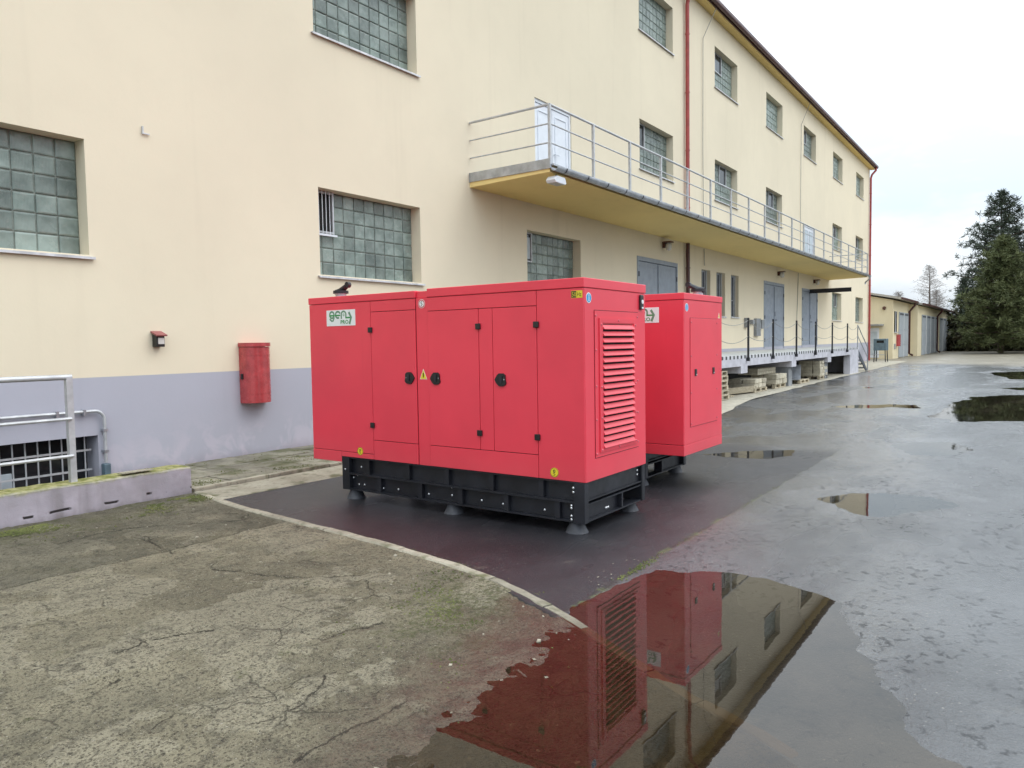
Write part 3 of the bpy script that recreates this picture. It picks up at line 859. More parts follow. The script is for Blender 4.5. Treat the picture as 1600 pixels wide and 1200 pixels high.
def make_moss_edge():
    """low crumbs of moss and grit that gather against the kerb and in the joint"""
    V = []
    r = np.random.default_rng(4)
    def tuft(x, y, z, s):
        a = r.uniform(0, 6.28); c, sn = math.cos(a), math.sin(a)
        p = [(-1, -.5, 0), (1, -.5, 0), (0, 1, 0), (0, 0, r.uniform(.5, 1.1))]
        q = [(x + s * (u * c - v * sn), y + s * (u * sn + v * c), z + s * w) for u, v, w in p]
        for t in ((0, 1, 3), (1, 2, 3), (2, 0, 3)): V.append([q[i] for i in t])
    for i in range(2600):
        y = r.uniform(2.35, 6.9); x = float(kerbx(y)) + 0.043 + abs(r.normal(0, 0.03))
        if fbm(np.array([y * 1.7]), np.array([0.3]), 21)[0] + r.normal(0, .15) < 0.02: continue
        tuft(x, y, 0.006, r.uniform(0.004, 0.012))
    for i in range(1500):
        x = r.uniform(4.3, 9.0); y = 2.262 + r.normal(0, 0.018)
        if fbm(np.array([x * 1.4]), np.array([4.3]), 22)[0] + r.normal(0, .12) < 0.10: continue
        tuft(x, y, 0.006, r.uniform(0.004, 0.012))
    for i in range(2200):
        y = 2.75 + r.normal(0, 0.28); x = float(kerbx(y)) - 0.08 - abs(r.normal(0, 0.45))
        if fbm(np.array([x * 2.7]), np.array([y * 2.7]), 23)[0] < 0.08: continue
        tuft(x, y, float(conc_base(y)) + 0.004, r.uniform(0.004, 0.010))
    for i in range(3000):
        x = r.uniform(2.4, 4.4); y = 7.26 - abs(r.normal(0, 0.22))
        if fbm(np.array([x * 2.2]), np.array([y * 2.2]), 24)[0] < 0.05: continue
        tuft(x, y, float(conc_base(y)) + 0.002, r.uniform(0.005, 0.014))
    for i in range(2500):
        x = r.uniform(4.6, 9.5); y = 7.60 + abs(r.normal(0, 0.6))
        if y > 9.2 or fbm(np.array([x * 2.6]), np.array([y * 2.6]), 25)[0] < 0.12: continue
        tuft(x, y, 0.058, r.uniform(0.005, 0.013))
    o = link('moss', quads_mesh('moss', V, 'mosstuft', 3))
    tag(o, 'low green moss along kerb and concrete edges', 'moss', kind='stuff')
    # loose stones and grit on the concrete
    V = []
    for i in range(190):
        y = r.uniform(0.9, 6.8); x = float(kerbx(y)) - 0.1 - abs(r.normal(0, 1.4))
        s = r.choice([0.004, 0.006, 0.009, 0.014], p=[.70, .24, .055, .005]) * r.uniform(.7, 1.3)
        z = float(conc_base(y)) + s * 0.3
        a = r.uniform(0, 6.28); c, sn = math.cos(a), math.sin(a)
        base = [(x + s * 1.3 * (u * c - v * sn) * r.uniform(.7, 1.2), y + s * (u * sn + v * c) * r.uniform(.7, 1.2), z - s * .4) for u, v in ((-1, -1), (1, -1), (1, 1), (-1, 1))]
        top = [(x + s * .7 * (u * c - v * sn), y + s * .6 * (u * sn + v * c), z + s * r.uniform(.35, .6)) for u, v in ((-1, -1), (1, -1), (1, 1), (-1, 1))]
        V.append(top)
        for k in range(4): V.append([base[k], base[(k + 1) % 4], top[(k + 1) % 4], top[k]])
    for i in range(700):
        x = r.uniform(4.2, 7.5); y = 2.3 + abs(r.normal(0, 1.3)); s = r.uniform(0.0025, 0.006)
        if x < float(kerbx(y)) + .08: continue
        z = 0.008
        V.append([(x + s * u, y + s * v, z + s * .5) for u, v in ((-1, -.7), (.9, -1), (1, .8), (-.8, 1))])
    for i in range(260):
        y = r.uniform(-0.3, 2.1); x = float(kerbx(y)) - 0.1 - abs(r.normal(0, 0.7)); s = r.choice([0.002, 0.004, 0.007], p=[.6, .33, .07]) * r.uniform(.7, 1.3)
        z = float(conc_base(y)) + 0.004; a = r.uniform(0, 6.28); c, sn = math.cos(a), math.sin(a)
        V.append([(x + s * 1.5 * u * c - s * v * sn, y + s * 1.5 * u * sn + s * v * c, z + s * .25) for u, v in ((-1, -.7), (.9, -1), (1, .8), (-.8, 1))])
    o = link('loose_grit', quads_mesh('loose_grit', V, 'kerb', 4))
    tag(o, 'small pale stones and grit scattered over concrete', 'grit', kind='stuff')


make_moss_edge()


def face_up(o):
    me = o.data
    if me.polygons[0].normal.z < 0: me.flip_normals()


def make_water():
    # main puddle: level sheet that meets the dished ground
    pts = [(3.3, 2.75), (3.8, 2.50), (4.3, 2.42), (4.9, 2.36), (5.12, 1.7), (5.08, 1.15), (4.88, 0.78), (4.2, 0.62), (3.8, 0.44), (3.4, 0.20), (3.0, -0.2), (2.4, -1.6), (1.2, -4.0), (-2.0, -4.0), (-0.5, 0.0), (0.6, 2.3), (2.0, 2.9)]
    mb = MB(); mb.add([(x, y, 0.0) for x, y in pts], [tuple(range(len(pts)))])
    o = mb.build('puddle', 'water'); face_up(o); tag(o, 'large still puddle mirroring the red generator set', kind='structure')
    specs = PUD
    labs = {'P2': 'puddle mirroring the end of the building and white sky', 'P3': 'narrow puddle beside the farther generator set', 'P4': 'bright sky-white puddle beyond the generator sets',
            'P5': 'wide puddle mirroring the dark trees', 'P6': 'farthest dark puddle near the trees', 'P7': 'thin puddle left of the wide one',
            'P8': 'small distant puddle off the loading dock', 'P9': 'small dark puddle in front of the farthest one', 'P10': 'shallow puddle along the loading dock edge'}
    for k, (key, poly) in enumerate(specs.items()):
        P = np.array(poly); c = P.mean(0); O = c + (P - c) * 1.12 + (0.22 if P[0][0] < 13.6 else 0.35) * (P - c) / np.linalg.norm(P - c, axis=1)[:, None]
        mb = MB(); mb.add([(x, y, -0.0005 * k) for x, y in O], [tuple(range(len(O)))])
        o = mb.build('puddle', 'water'); face_up(o); tag(o, labs[key], kind='structure')


make_water()


def make_pavement():
    # concrete gutter strip in front of the pavement
    mb = MB()
    xs = np.linspace(4.42, 17.5, 40)
    t = [(x, 7.50, 0.022) for x in xs]; b = [(x, 6.90 + 0.02 * math.sin(x * 1.7) + random.uniform(-.008, .008), 0.014) for x in xs]
    v = t + b; n = len(xs)
    mb.add(v, [(i, i + 1, n + i + 1, n + i) for i in range(n - 1)])
    mb.add([(p[0], p[1], p[2]) for p in b] + [(p[0], p[1], -0.05) for p in b], [(i, i + 1, n + i + 1, n + i) for i in range(n - 1)])
    o = mb.build('gutter_strip', 'strip'); tag(o, 'pale concrete gutter strip beside the asphalt', kind='structure')
    root = MB().box(4.5, 17.5, 7.56, 9.30, -0.05, 0.035).build('pavement', 'soil')
    tag(root, 'mossy slab pavement along the facade', kind='structure')
    y0 = 7.60
    for row, h in enumerate((0.50, 0.56, 0.60)):
        x = 4.53 + (0.0, -0.25, -0.1)[row]
        while x < 13.0:
            w = random.choice((0.5, 0.75, 0.98)) + random.uniform(-0.02, 0.02)
            xa = max(x, 4.52)
            z = 0.055 + random.uniform(-0.007, 0.007)
            if x + w - xa > 0.2:
                s = MB().box(-(x + w - xa) / 2 + 0.014, (x + w - xa) / 2 - 0.014, -h / 2 + 0.014, h / 2 - 0.014, -0.05, 0.0, 0.007).build('paving_slab', 'slab', root)
                s.location = ((xa + x + w) / 2, y0 + h / 2, z)
                s.rotation_euler = (random.uniform(-.012, .012), random.uniform(-.010, .010), random.uniform(-.012, .012))
            x += w
        y0 += h
    x = 4.52
    while x < 13:
        w = random.uniform(0.92, 1.0)
        s = MB().box(-w / 2 + .006, w / 2 - .006, -0.035, 0.035, -0.09, 0, 0.008).build('edging_stone', 'kerb', root)
        s.location = (x + w / 2, 7.555, 0.064 + random.uniform(-.006, .004)); s.rotation_euler = (0, random.uniform(-.008, .008), random.uniform(-.01, .01))
        x += w
    # concrete apron in front of and under the loading dock
    mb = MB(); xs = np.linspace(13.0, 54, 60)
    def edge(x): return float(np.interp(x, [13, 15.4, 17.4, 19, 23, 31, 37, 54], [5.0, 5.45, 5.8, 6.15, 6.25, 6.45, 6.55, 6.9])) + random.uniform(-.05, .05)
    b = [(x, edge(x), 0.019) for x in xs]; t = [(x, 9.30, 0.030) for x in xs]; n = len(xs)
    mb.add(b + t, [(i, i + 1, n + i + 1, n + i) for i in range(n - 1)])
    o = mb.build('dock_apron', 'apron'); tag(o, 'light concrete strip under the loading dock', kind='structure')


make_pavement()

# ------------------------------------------------------------------ main building
YW = 9.30
bld = thing('warehouse_building', 'long three-storey cream warehouse with lavender base, glass block windows and balcony', 'building', (0, 0, 0))
WW, WH = 2.36, 1.37
cols = [2.01, 7.88, 13.72, 19.45, 25.40, 31.32, 37.26, 43.40, 49.62]
X0, X1 = -7.0, 54.0
ZP, ZT = 1.262, 12.62
openings = []       # x0, x1, z0, z1, kind
for c in cols:
    openings.append((c, c + WW, 10.33, 10.33 + WH, 'win3'))
for c in cols:
    if c in (13.72, 37.26): continue
    openings.append((c, c + WW, 6.49, 6.49 + WH, 'win2'))
openings.append((14.10, 15.70, 4.96, 7.08, 'door_up'))
openings.append((37.50, 39.36, 4.96, 7.06, 'door_up2'))
for c in (2.01, 7.88, 13.72, 43.40, 49.75):
    openings.append((c, c + WW, 2.73 if c < 20 else 2.58, 4.10, 'win1'))
for a, b in ((24.14, 24.97), (25.56, 26.44), (27.06, 27.92)):
    openings.append((a, b, 2.42, 3.98, 'slit'))
for a, b in ((19.23, 22.10), (31.06, 34.03), (37.08, 40.12)):
    openings.append((a, b, 1.262, 4.00, 'dockdoor'))
cellar = (0.4, 4.37, -0.45, 0.56)
DEP = {'door_up': 0.12, 'door_up2': 0.12, 'dockdoor': 0.10}


def facade(x0, x1, z0, z1, ops, y=YW, dep=0.24):
    xs = sorted({x0, x1} | {o[0] for o in ops} | {o[1] for o in ops}); zs = sorted({z0, z1} | {o[2] for o in ops} | {o[3] for o in ops})
    mb = MB()
    for i in range(len(xs) - 1):
        for j in range(len(zs) - 1):
            cx = (xs[i] + xs[i + 1]) / 2; cz = (zs[j] + zs[j + 1]) / 2
            if any(o[0] < cx < o[1] and o[2] < cz < o[3] for o in ops): continue
            mb.add([(xs[i], y, zs[j]), (xs[i + 1], y, zs[j]), (xs[i + 1], y, zs[j + 1]), (xs[i], y, zs[j + 1])], [(0, 1, 2, 3)])
    for o in ops:
        d = DEP.get(o[4], dep) + 0.06; a, b, c, e = o[:4]
        q = [(a, c), (b, c), (b, e), (a, e)]
        for k in range(4):
            p, r = q[k], q[(k + 1) % 4]
            mb.add([(p[0], y, p[1]), (r[0], y, r[1]), (r[0], y + d, r[1]), (p[0], y + d, p[1])], [(0, 1, 2, 3)])
    return mb


def weld(o):
    bm = bmesh.new(); bm.from_mesh(o.data); bmesh.ops.remove_doubles(bm, verts=bm.verts[:], dist=1e-5)
    bm.to_mesh(o.data); bm.free(); return o


fw = facade(X0, X1, ZP, ZT, openings)
D = 15.0
fw.add([(X0, YW, ZP), (X0, YW + D, ZP), (X0, YW + D, ZT), (X0, YW, ZT), (X1, YW, ZP), (X1, YW + D, ZP), (X1, YW + D, ZT), (X1, YW, ZT)], [(0, 1, 2, 3), (4, 5, 6, 7), (1, 5, 6, 2)])
wall = fw.build('wall', 'wall', bld)
fp = facade(X0, X1, -0.6, ZP, [cellar + ('cellar',)], dep=0.30)
fp.add([(X0, YW, -0.6), (X0, YW + D, -0.6), (X0, YW + D, ZP), (X0, YW, ZP), (X1, YW, -0.6), (X1, YW + D, -0.6), (X1, YW + D, ZP), (X1, YW, ZP)], [(0, 1, 2, 3), (4, 5, 6, 7), (1, 5, 6, 2)])
plinth = fp.build('plinth', 'plinth', bld)
# dark interior behind the openings
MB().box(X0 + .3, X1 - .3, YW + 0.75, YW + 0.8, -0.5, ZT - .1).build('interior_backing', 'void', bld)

# roof, eaves
e = MB()
e.box(X0 - .3, X1 + 0.30, 9.02, YW - 0.002, ZT - 0.02, ZT + 0.10)
e.build('eave', 'soffit', bld)
e = MB()
e.prism([(8.99, 12.64), (8.99, 12.80), (16.8, 15.4), (YW + D + .3, 12.80), (YW + D + .3, 12.64)], X0 - .3, X1 + .30, lambda u, w, t: (t, u, w))
e.build('roof', 'roof', bld)
g = MB()
n = 10
prof = [(8.905 + 0.075 * math.cos(math.pi + math.pi * k / n), 12.735 + 0.085 * math.sin(math.pi + math.pi * k / n)) for k in range(n + 1)] + [(8.98, 12.80), (8.83, 12.80)]
g.prism(prof, X0 - .35, X1 + .34, lambda u, w, t: (t, u, w))
g.build('roof_gutter', 'gutter_brown', bld)


def pipe(pts, r, mat, name='downpipe', clips=()):
    o = MB().tube(pts, r, 10).build(name, mat, bld, smooth=True)
    for z in clips:
        MB().lathe([(r + .012, -.02), (r + .012, .02)], (pts[-1][0], pts[-1][1], z), 10).build('pipe_clip', mat, o)
    return o


pipe([(22.72, 8.93, 12.66), (22.72, 8.95, 12.50), (22.72, 9.16, 12.30), (22.72, 9.20, 12.1), (22.72, 9.20, 4.92)], 0.062, 'pipe_red', clips=(11.2, 9.4, 7.6, 5.8))
pipe([(22.72, 9.20, 4.68), (22.72, 9.20, 1.2)], 0.062, 'gutter_brown', clips=(3.9, 2.4))
pipe([(54.02, 8.93, 12.66), (54.0, 8.93, 12.50), (53.86, 9.14, 12.22), (53.84, 9.20, 12.0), (53.84, 9.20, 0.05)], 0.065, 'pipe_red', clips=(11, 9, 7, 5, 3, 1.2))
for x in (24.18, 36.60):
    MB().tube([(x + .5, 8.98, 12.62), (x, 9.25, 11.55), (x, 9.26, 8.0), (x + .03, 9.25, 4.95)], 0.012, 5).build('lightning_wire', 'cable', bld)
MB().tube([(24.30, 9.27, 4.66), (24.32, 9.26, 4.1)], 0.012, 5).build('lightning_wire', 'cable', bld)
MB().tube([(36.3, 9.27, 4.66), (36.15, 9.26, 3.4), (36.0, 9.26, 2.2), (36.0, 9.26, 1.2)], 0.014, 5).build('lightning_wire', 'cable', bld)

# ---- glass block windows
def block_mesh(w, h, d=0.017):
    mb = MB()
    i = 0.020; k = 0.008
    rings = [(0.0, 0.0), (0.0, -d * .55), (k, -d * .85), (i, -d)]
    v = []
    for inset, yy in rings:
        v += [(-w / 2 + inset, yy, -h / 2 + inset), (w / 2 - inset, yy, -h / 2 + inset), (w / 2 - inset, yy, h / 2 - inset), (-w / 2 + inset, yy, h / 2 - inset)]
    # slightly dished face
    v.append((0, -d + 0.004, 0))
    f = []
    for r in range(3):
        for q in range(4):
            a = r * 4 + q; b = r * 4 + (q + 1) % 4
            f.append((a, b, b + 4, a + 4))
    for q in range(4): f.append((12 + q, 12 + (q + 1) % 4, 16))
    mb.add(v, f); return mb


def window(x0, x1, z0, z1, rows=6, ncol=10, detail=False, vent=None, bars=False, yb=YW + 0.235):
    """window part (joint grid) with blocks, sill and an optional vent sash"""
    px = (x1 - x0) / ncol; pz = (z1 - z0) / rows
    win = MB().box(x0 - .01, x1 + .01, yb, yb + 0.05, z0 - .01, z1 + .01).build('window', 'mortar', bld)
    skip = set()
    if vent:
        c0, c1, r0, r1 = vent
        skip = {(c, r) for c in range(c0, c1) for r in range(r0, r1)}
    if detail:
        me = block_mesh(px - 0.013, pz - 0.013).mesh('glass_block', 'block')
        for c in range(ncol):
            for r in range(rows):
                if (c, r) in skip: continue
                o = link('glass_block', me, win, (x0 + (c + .5) * px, yb - 0.001 + random.uniform(-.003, .003), z0 + (r + .5) * pz),
                         (random.uniform(-.02, .02), 0, random.uniform(-.02, .02)))
    else:
        mb = MB(); bmsh = block_mesh(px - 0.016, pz - 0.016)
        for c in range(ncol):
            for r in range(rows):
                if (c, r) in skip: continue
                cx = x0 + (c + .5) * px; cz = z0 + (r + .5) * pz; ty = random.uniform(-.004, .004); rx = random.uniform(-.02, .02); rz = random.uniform(-.02, .02)
                mb.add([(a + cx, b + yb - .001 + ty + a * rz + q * rx, q + cz) for a, b, q in bmsh.v], bmsh.f)
        tag(mb.build('glass_blocks', 'block', win), kind='stuff')
    if vent:
        a = x0 + c0 * px + .01; b = x0 + c1 * px - .01; c = z0 + r0 * pz + .01; e = z0 + r1 * pz - .01
        fr = MB(); t = 0.030
        fr.box(a, b, yb - .06, yb - .002, c, c + t).box(a, b, yb - .06, yb - .002, e - t, e).box(a, a + t, yb - .06, yb - .002, c + t, e - t).box(b - t, b, yb - .06, yb - .002, c + t, e - t)
        fr.build('vent_sash', 'rail', win)
        MB().box(a + t, b - t, yb - .022, yb - .014, c + t, e - t).build('vent_pane', 'void' if bars else 'darkglass', win)
        if bars:
            me = MB().tube([(0, 0, c - .03), (0, 0, e + .02)], 0.0065, 6).mesh('bar', 'whitepaint')
            for k in range(6):
                link('bar', me, win, (a + .03 + k * (b - a - .06) / 5.2, yb - .10, 0))
            MB().box(a, b + .02, yb - .11, yb - .085, c - .05, c - .02).build('bar_rail', 'whitepaint', win)
    s = MB().prism([(0.03, 0.0), (-0.285, -0.035), (-0.285, -0.065), (-0.27, -0.065), (-0.27, -0.05), (0.03, -0.02)], x0 - 0.05, x1 + 0.05, lambda u, w, t: (t, yb + u, z0 + 0.012 + w))
    s.build('sill', 'sill', win)
    return win


for o in openings:
    a, b, c, e, k = o
    if k == 'win1':
        if a < 5: window(a, b, c, e, detail=True)
        elif a < 10: window(a, b, c, e, detail=True, vent=(0, 2, 3, 6), bars=True)
        elif a < 20: window(a, b, c, e, detail=True, vent=(0, 2, 3, 6))
        else: window(a, b, c, e, vent=(6, 8, 3, 6) if a < 45 else None)
    elif k == 'win2':
        if 5 < a < 10: window(a, b, c, e, detail=True)
        elif a > 10: window(a, b, c, e, vent=(1, 3, 3, 6) if a < 21 else (4, 7, 3, 6))
        else: window(a, b, c, e)
    elif k == 'win3':
        window(a, b, c, e, vent=(2, 5, 3, 6) if int(a) in (25, 37) else None)
    elif k == 'slit':
        win = MB().box(a, b, YW + .20, YW + .215, c, e).build('window', 'darkglass', bld)
        f = MB(); t = 0.05
        f.box(a, b, YW + .16, YW + .198, c, c + t).box(a, b, YW + .16, YW + .198, e - t, e).box(a, a + t, YW + .16, YW + .198, c + t, e - t).box(b - t, b, YW + .16, YW + .198, c + t, e - t)
        f.box(a + t, b - t, YW + .17, YW + .198, c + .62, c + .66)
        f.build('frame', 'galv', win)
        for q in range(4):
            MB().tube([(a + .12 + q * (b - a - .24) / 3, YW + .10, c), (a + .12 + q * (b - a - .24) / 3, YW + .10, e)], 0.010, 5).build('bar', 'galv', win)
        MB().box(a - .04, b + .04, YW - .05, YW + .22, c - .035, c + .005).build('sill', 'sill', win)
# paper sheets stuck behind the vent glass of the window under the balcony
MB().box(13.80, 14.14, YW + .205, YW + .2065, 3.50, 3.98).build('paper_sheet', 'curtain', bld)

# ---- cellar window
cx0, cx1, cz0, cz1 = cellar
cw = MB().box(cx0, cx1, YW + .30, YW + .32, cz0, cz1).build('cellar_window', 'darkglass', bld)
for q in range(26):
    x = cx1 - 0.10 - q * 0.130
    MB().tube([(x, YW + .13, cz0), (x, YW + .13, cz1 - .005)], 0.009, 6).build('grille_bar', 'rail', cw)
for z in (0.38, 0.14, -0.12):
    MB().box(cx0 + .02, cx1 - .03, YW + .115, YW + .122, z - .012, z + .012).build('grille_bar', 'rail', cw)
MB().box(2.6, 3.52, YW + .24, YW + .27, -0.30, 0.20, .01).build('board', 'curtain', cw)
pf = MB()
for q in range(3):
    pf.box(cx1 - 1.1 - q * 1.25 - .03, cx1 - 1.1 - q * 1.25 + .03, YW + .26, YW + .298, cz0, cz1)
pf.build('frame', 'doorgrey', cw)
# light well floor behind the low wall
o = MB().box(-1.0, 4.42, 7.70, YW - .002, -0.62, -0.45).build('light_well', 'slab'); tag(o, 'floor of the light well behind the low wall', kind='structure')

# ---- conduit along the plinth
c = MB()
pts = [(-1.0, YW - .05, .865)] + [(4.30, YW - .05, .86)]
for k in range(7):
    a = k / 6 * math.pi / 2
    pts.append((4.32 + 0.11 * math.sin(a), YW - .05, 0.75 + 0.11 * math.cos(a)))
pts += [(4.43, YW - .05, 0.22)]
cond = c.tube(pts, 0.02, 8).build('conduit', 'rail', bld, smooth=True)
for p in ((3.90, .86), (4.20, .86), (3.3, .862)):
    MB().box(p[0] - .015, p[0] + .015, YW - .075, YW - .002, p[1] - .045, p[1] + .026).build('conduit_clip', 'galv', cond)
for z in (.62, .36):
    MB().box(4.405, 4.46, YW - .075, YW - .002, z - .015, z + .015).build('conduit_clip', 'galv', cond)
MB().box(4.39, 4.47, YW - .09, YW - .002, .06, .21, .012).build('switch_box', 'bluebox', cond)

# ---- balcony roof over the loading dock
CX0, CX1, CY = 11.70, 42.70, 7.36
bal = MB().prism([(YW - .002, 4.70), (CY + .06, 4.74), (CY + .06, 4.86), (YW - .002, 4.95)], CX0 + .02, CX1 - .02, lambda u, w, t: (t, u, w)).build('balcony', 'soffit', bld)
MB().box(CX0, CX0 + 0.045, CY + .03, YW - .003, 4.80, 4.98).build('edge_flashing', 'galv', bal)
MB().box(CX1 - 0.045, CX1, CY + .03, YW - .003, 4.80, 4.98).build('edge_flashing', 'galv', bal)
fl = MB(); fl.prism([(CY - .02, 4.855), (CY - .02, 4.885), (YW - .004, 4.99), (YW - .004, 4.955)], CX0 + .046, CX1 - .046, lambda u, w, t: (t, u, w))
fl.build('deck_sheet', 'galv', bal)
n = 9
prof = [(CY - 0.045 + 0.075 * math.cos(math.pi + math.pi * k / n), 4.82 + 0.075 * math.sin(math.pi + math.pi * k / n)) for k in range(n + 1)]
prof += [(p[0] * 0 + CY - 0.045 + 0.066 * math.cos(math.pi - math.pi * k / n + math.pi), 4.822 + 0.066 * math.sin(math.pi - math.pi * k / n + math.pi)) for k, p in enumerate(prof)]
MB().prism(prof, CX0 + .02, CX1 + .12, lambda u, w, t: (t, u, w)).build('balcony_gutter', 'galv', bal)
me = MB().prism([(CY - 0.045 + 0.084 * math.cos(math.pi + math.pi * k / 8), 4.825 + 0.084 * math.sin(math.pi + math.pi * k / 8)) for k in range(9)] + [(CY - 0.045 + 0.078 * math.cos(2 * math.pi - math.pi * k / 8), 4.825 + 0.078 * math.sin(2 * math.pi - math.pi * k / 8)) for k in range(9)], -.012, .012, lambda u, w, t: (t, u, w)).mesh('gutter_bracket', 'black_steel')
x = CX0 + .35
while x < CX1:
    link('gutter_bracket', me, bal, (x, 0, 0)); x += 0.82
MB().tube([(CX1 + .06, CY - .045, 4.78), (CX1 + .06, CY - .04, 4.66), (CX1 + .30, CY + .2, 4.50), (CX1 + .30, CY + .2, 4.40)], .04, 8).build('spout', 'galv', bal, smooth=True)
RY = CY + 0.06
pm = MB().box(-.024, .024, -.024, .024, 4.86, 5.955).mesh('railing_post', 'rail')
posts = [CX0 + .04 + 1.640 * k for k in range(19)] + [CX1 - .04]
for x in posts: link('railing_post', pm, bal, (x, RY, 0))
for z, r in ((5.965, .024), (5.62, .015), (5.275, .015)):
    MB().tube([(CX0 + .04, YW - .01, z), (CX0 + .04, RY, z)], r, 8).build('railing_bar', 'rail', bal)
    MB().tube([(CX0 + .04, RY, z), (CX1 - .04, RY, z)], r, 8).build('railing_bar', 'rail', bal)
    MB().tube([(CX1 - .04, YW - .01, z), (CX1 - .04, RY, z)], r, 8).build('railing_bar', 'rail', bal)

# ---- balcony doors
def panel_door(x0, x1, z0, z1, panes=False):
    y = YW + 0.06
    d = MB().box(x0, x1, y + .02, y + .06, z0, z1).build('balcony_door', 'whitepaint', bld)
    f = MB()
    f.box(x0, x0 + .07, y - .03, y + .018, z0, z1).box(x1 - .07, x1, y - .03, y + .018, z0, z1).box(x0 + .07, x1 - .07, y - .03, y + .018, z1 - .07, z1)
    f.build('door_frame', 'whitepaint', d)
    xm = (x0 + x1) / 2
    for a, b in ((x0 + .08, xm - .008), (xm + .008, x1 - .08)):
        lf = MB().box(a, b, y - .012, y + .018, z0 + .02, z1 - .08, .004).build('door_leaf', 'whitepaint', d)
        for p, q in ((z0 + .12, z0 + .62), (z0 + .76, z1 - .22)):
            m = MB(); t = .022
            m.box(a + .10, b - .10, y - .026, y - .0125, p, p + t).box(a + .10, b - .10, y - .026, y - .0125, q - t, q)
            m.box(a + .10, a + .10 + t, y - .026, y - .0125, p + t, q - t).box(b - .10 - t, b - .10, y - .026, y - .0125, p + t, q - t)
            m.build('door_moulding', 'galv' if panes else 'whitepaint', d)
            if panes: MB().box(a + .122, b - .122, y - .020, y - .0125, p + t, q - t).build('door_pane', 'curtain', d)
    h = MB().tube([(xm + .06, y - .012, z0 + 1.0), (xm + .06, y - .07, z0 + 1.0), (xm + .20, y - .075, z0 + 1.0)], .011, 6)
    h.build('door_handle', 'galv', d)


panel_door(14.10, 15.70, 4.97, 7.08)
panel_door(37.50, 39.36, 4.97, 7.06, True)

# ---- dock doors
def dock_door(x0, x1, z0, z1):
    y = YW + .03
    d = MB().box(x0, x1, y + .03, y + .07, z0, z1).build('dock_door', 'doordark', bld)
    f = MB(); t = .09
    f.box(x0, x0 + t, y - .045, y + .028, z0, z1).box(x1 - t, x1, y - .045, y + .028, z0, z1).box(x0 + t, x1 - t, y - .045, y + .028, z1 - .12, z1)
    f.build('door_frame', 'doorgrey', d)
    xm = (x0 + x1) / 2
    for a, b, s in ((x0 + t + .012, xm - .012, 1), (xm + .012, x1 - t - .012, -1)):
        MB().box(a, b, y - .02, y + .028, z0 + .03, z1 - .135, .006).build('door_leaf', 'doorgrey', d)
        for p, q in ((z0 + .14, z0 + 1.26), (z0 + 1.34, z1 - .26)):
            m = MB()
            m.box(a + .06, b - .06, y - .028, y - .0205, p, p + .02).box(a + .06, b - .06, y - .028, y - .0205, q - .02, q)
            m.build('door_rib', 'doorgrey', d)
        for z in (z0 + .35, z0 + 1.3, z1 - .5):
            MB().box((x0 + t if s > 0 else x1 - t) - .03, (x0 + t if s > 0 else x1 - t) + .03, y - .06, y - .0455, z - .07, z + .07).build('hinge', 'doordark', d)
    MB().box(xm - .02, xm + .02, y - .05, y - .021, z0 + .1, z1 - .2).build('cover_strip', 'doorgrey', d)
    MB().box(xm + .06, xm + .13, y - .045, y - .021, z0 + 1.36, z0 + 1.56, .008).build('lock_plate', 'black_steel', d)
    MB().tube([(xm + .09, y - .045, z0 + 1.2), (xm + .09, y - .09, z0 + 1.2), (xm + .22, y - .09, z0 + 1.2)], .014, 6).build('door_handle', 'black_steel', d)


for o in openings:
    if o[4] == 'dockdoor': dock_door(o[0], o[1], 1.20, o[3])
# hoisting beam over the last dock door, fixed to the wall
hb = MB().box(38.44, 38.56, 7.38, YW - .002, 3.80, 3.82).box(38.44, 38.56, 7.38, YW - .002, 3.98, 4.0).box(38.49, 38.51, 7.38, YW - .002, 3.82, 3.98)
hb.build('hoist_beam', 'black_steel', bld)
# meters and boxes beside the middle dock door
for a, b, z0, z1 in ((28.55, 28.85, 2.05, 2.42), (29.25, 29.5, 2.18, 2.36), (29.75, 30.30, 1.72, 2.42), (30.45, 30.80, 2.02, 2.38)):
    MB().box(a, b, YW - .12, YW - .002, z0, z1, .01).build('meter_box', 'conc_grey', bld)

# ---- small things fixed to the wall
def wall_lamp(x, z, label):
    t = thing('wall_lamp', label, 'lamp', (x, YW, z), group='wall lamps under the balcony')
    MB().box(-.05, .05, -.10, -.002, -.12, .06, .008).build('bracket', 'brownlamp', t)
    MB().prism([(-.13, 0.02), (-.11, .06), (.11, .06), (.13, .02)], -.30, -.06, lambda u, w, q: (u, q, w)).build('lamp_cap', 'brownlamp', t)
    MB().lathe([(.055, 0.018), (.09, -.03), (.095, -.12), (.07, -.19), (.03, -.21)], (0, -.19, 0), 14).build('lamp_glass', 'opal', t, smooth=True)


wall_lamp(21.0, 4.50, 'brown-capped wall lamp above the nearest dock door')
wall_lamp(33.05, 4.44, 'brown-capped wall lamp above the middle dock door')
wall_lamp(39.32, 4.46, 'brown-capped wall lamp above the farthest dock door')

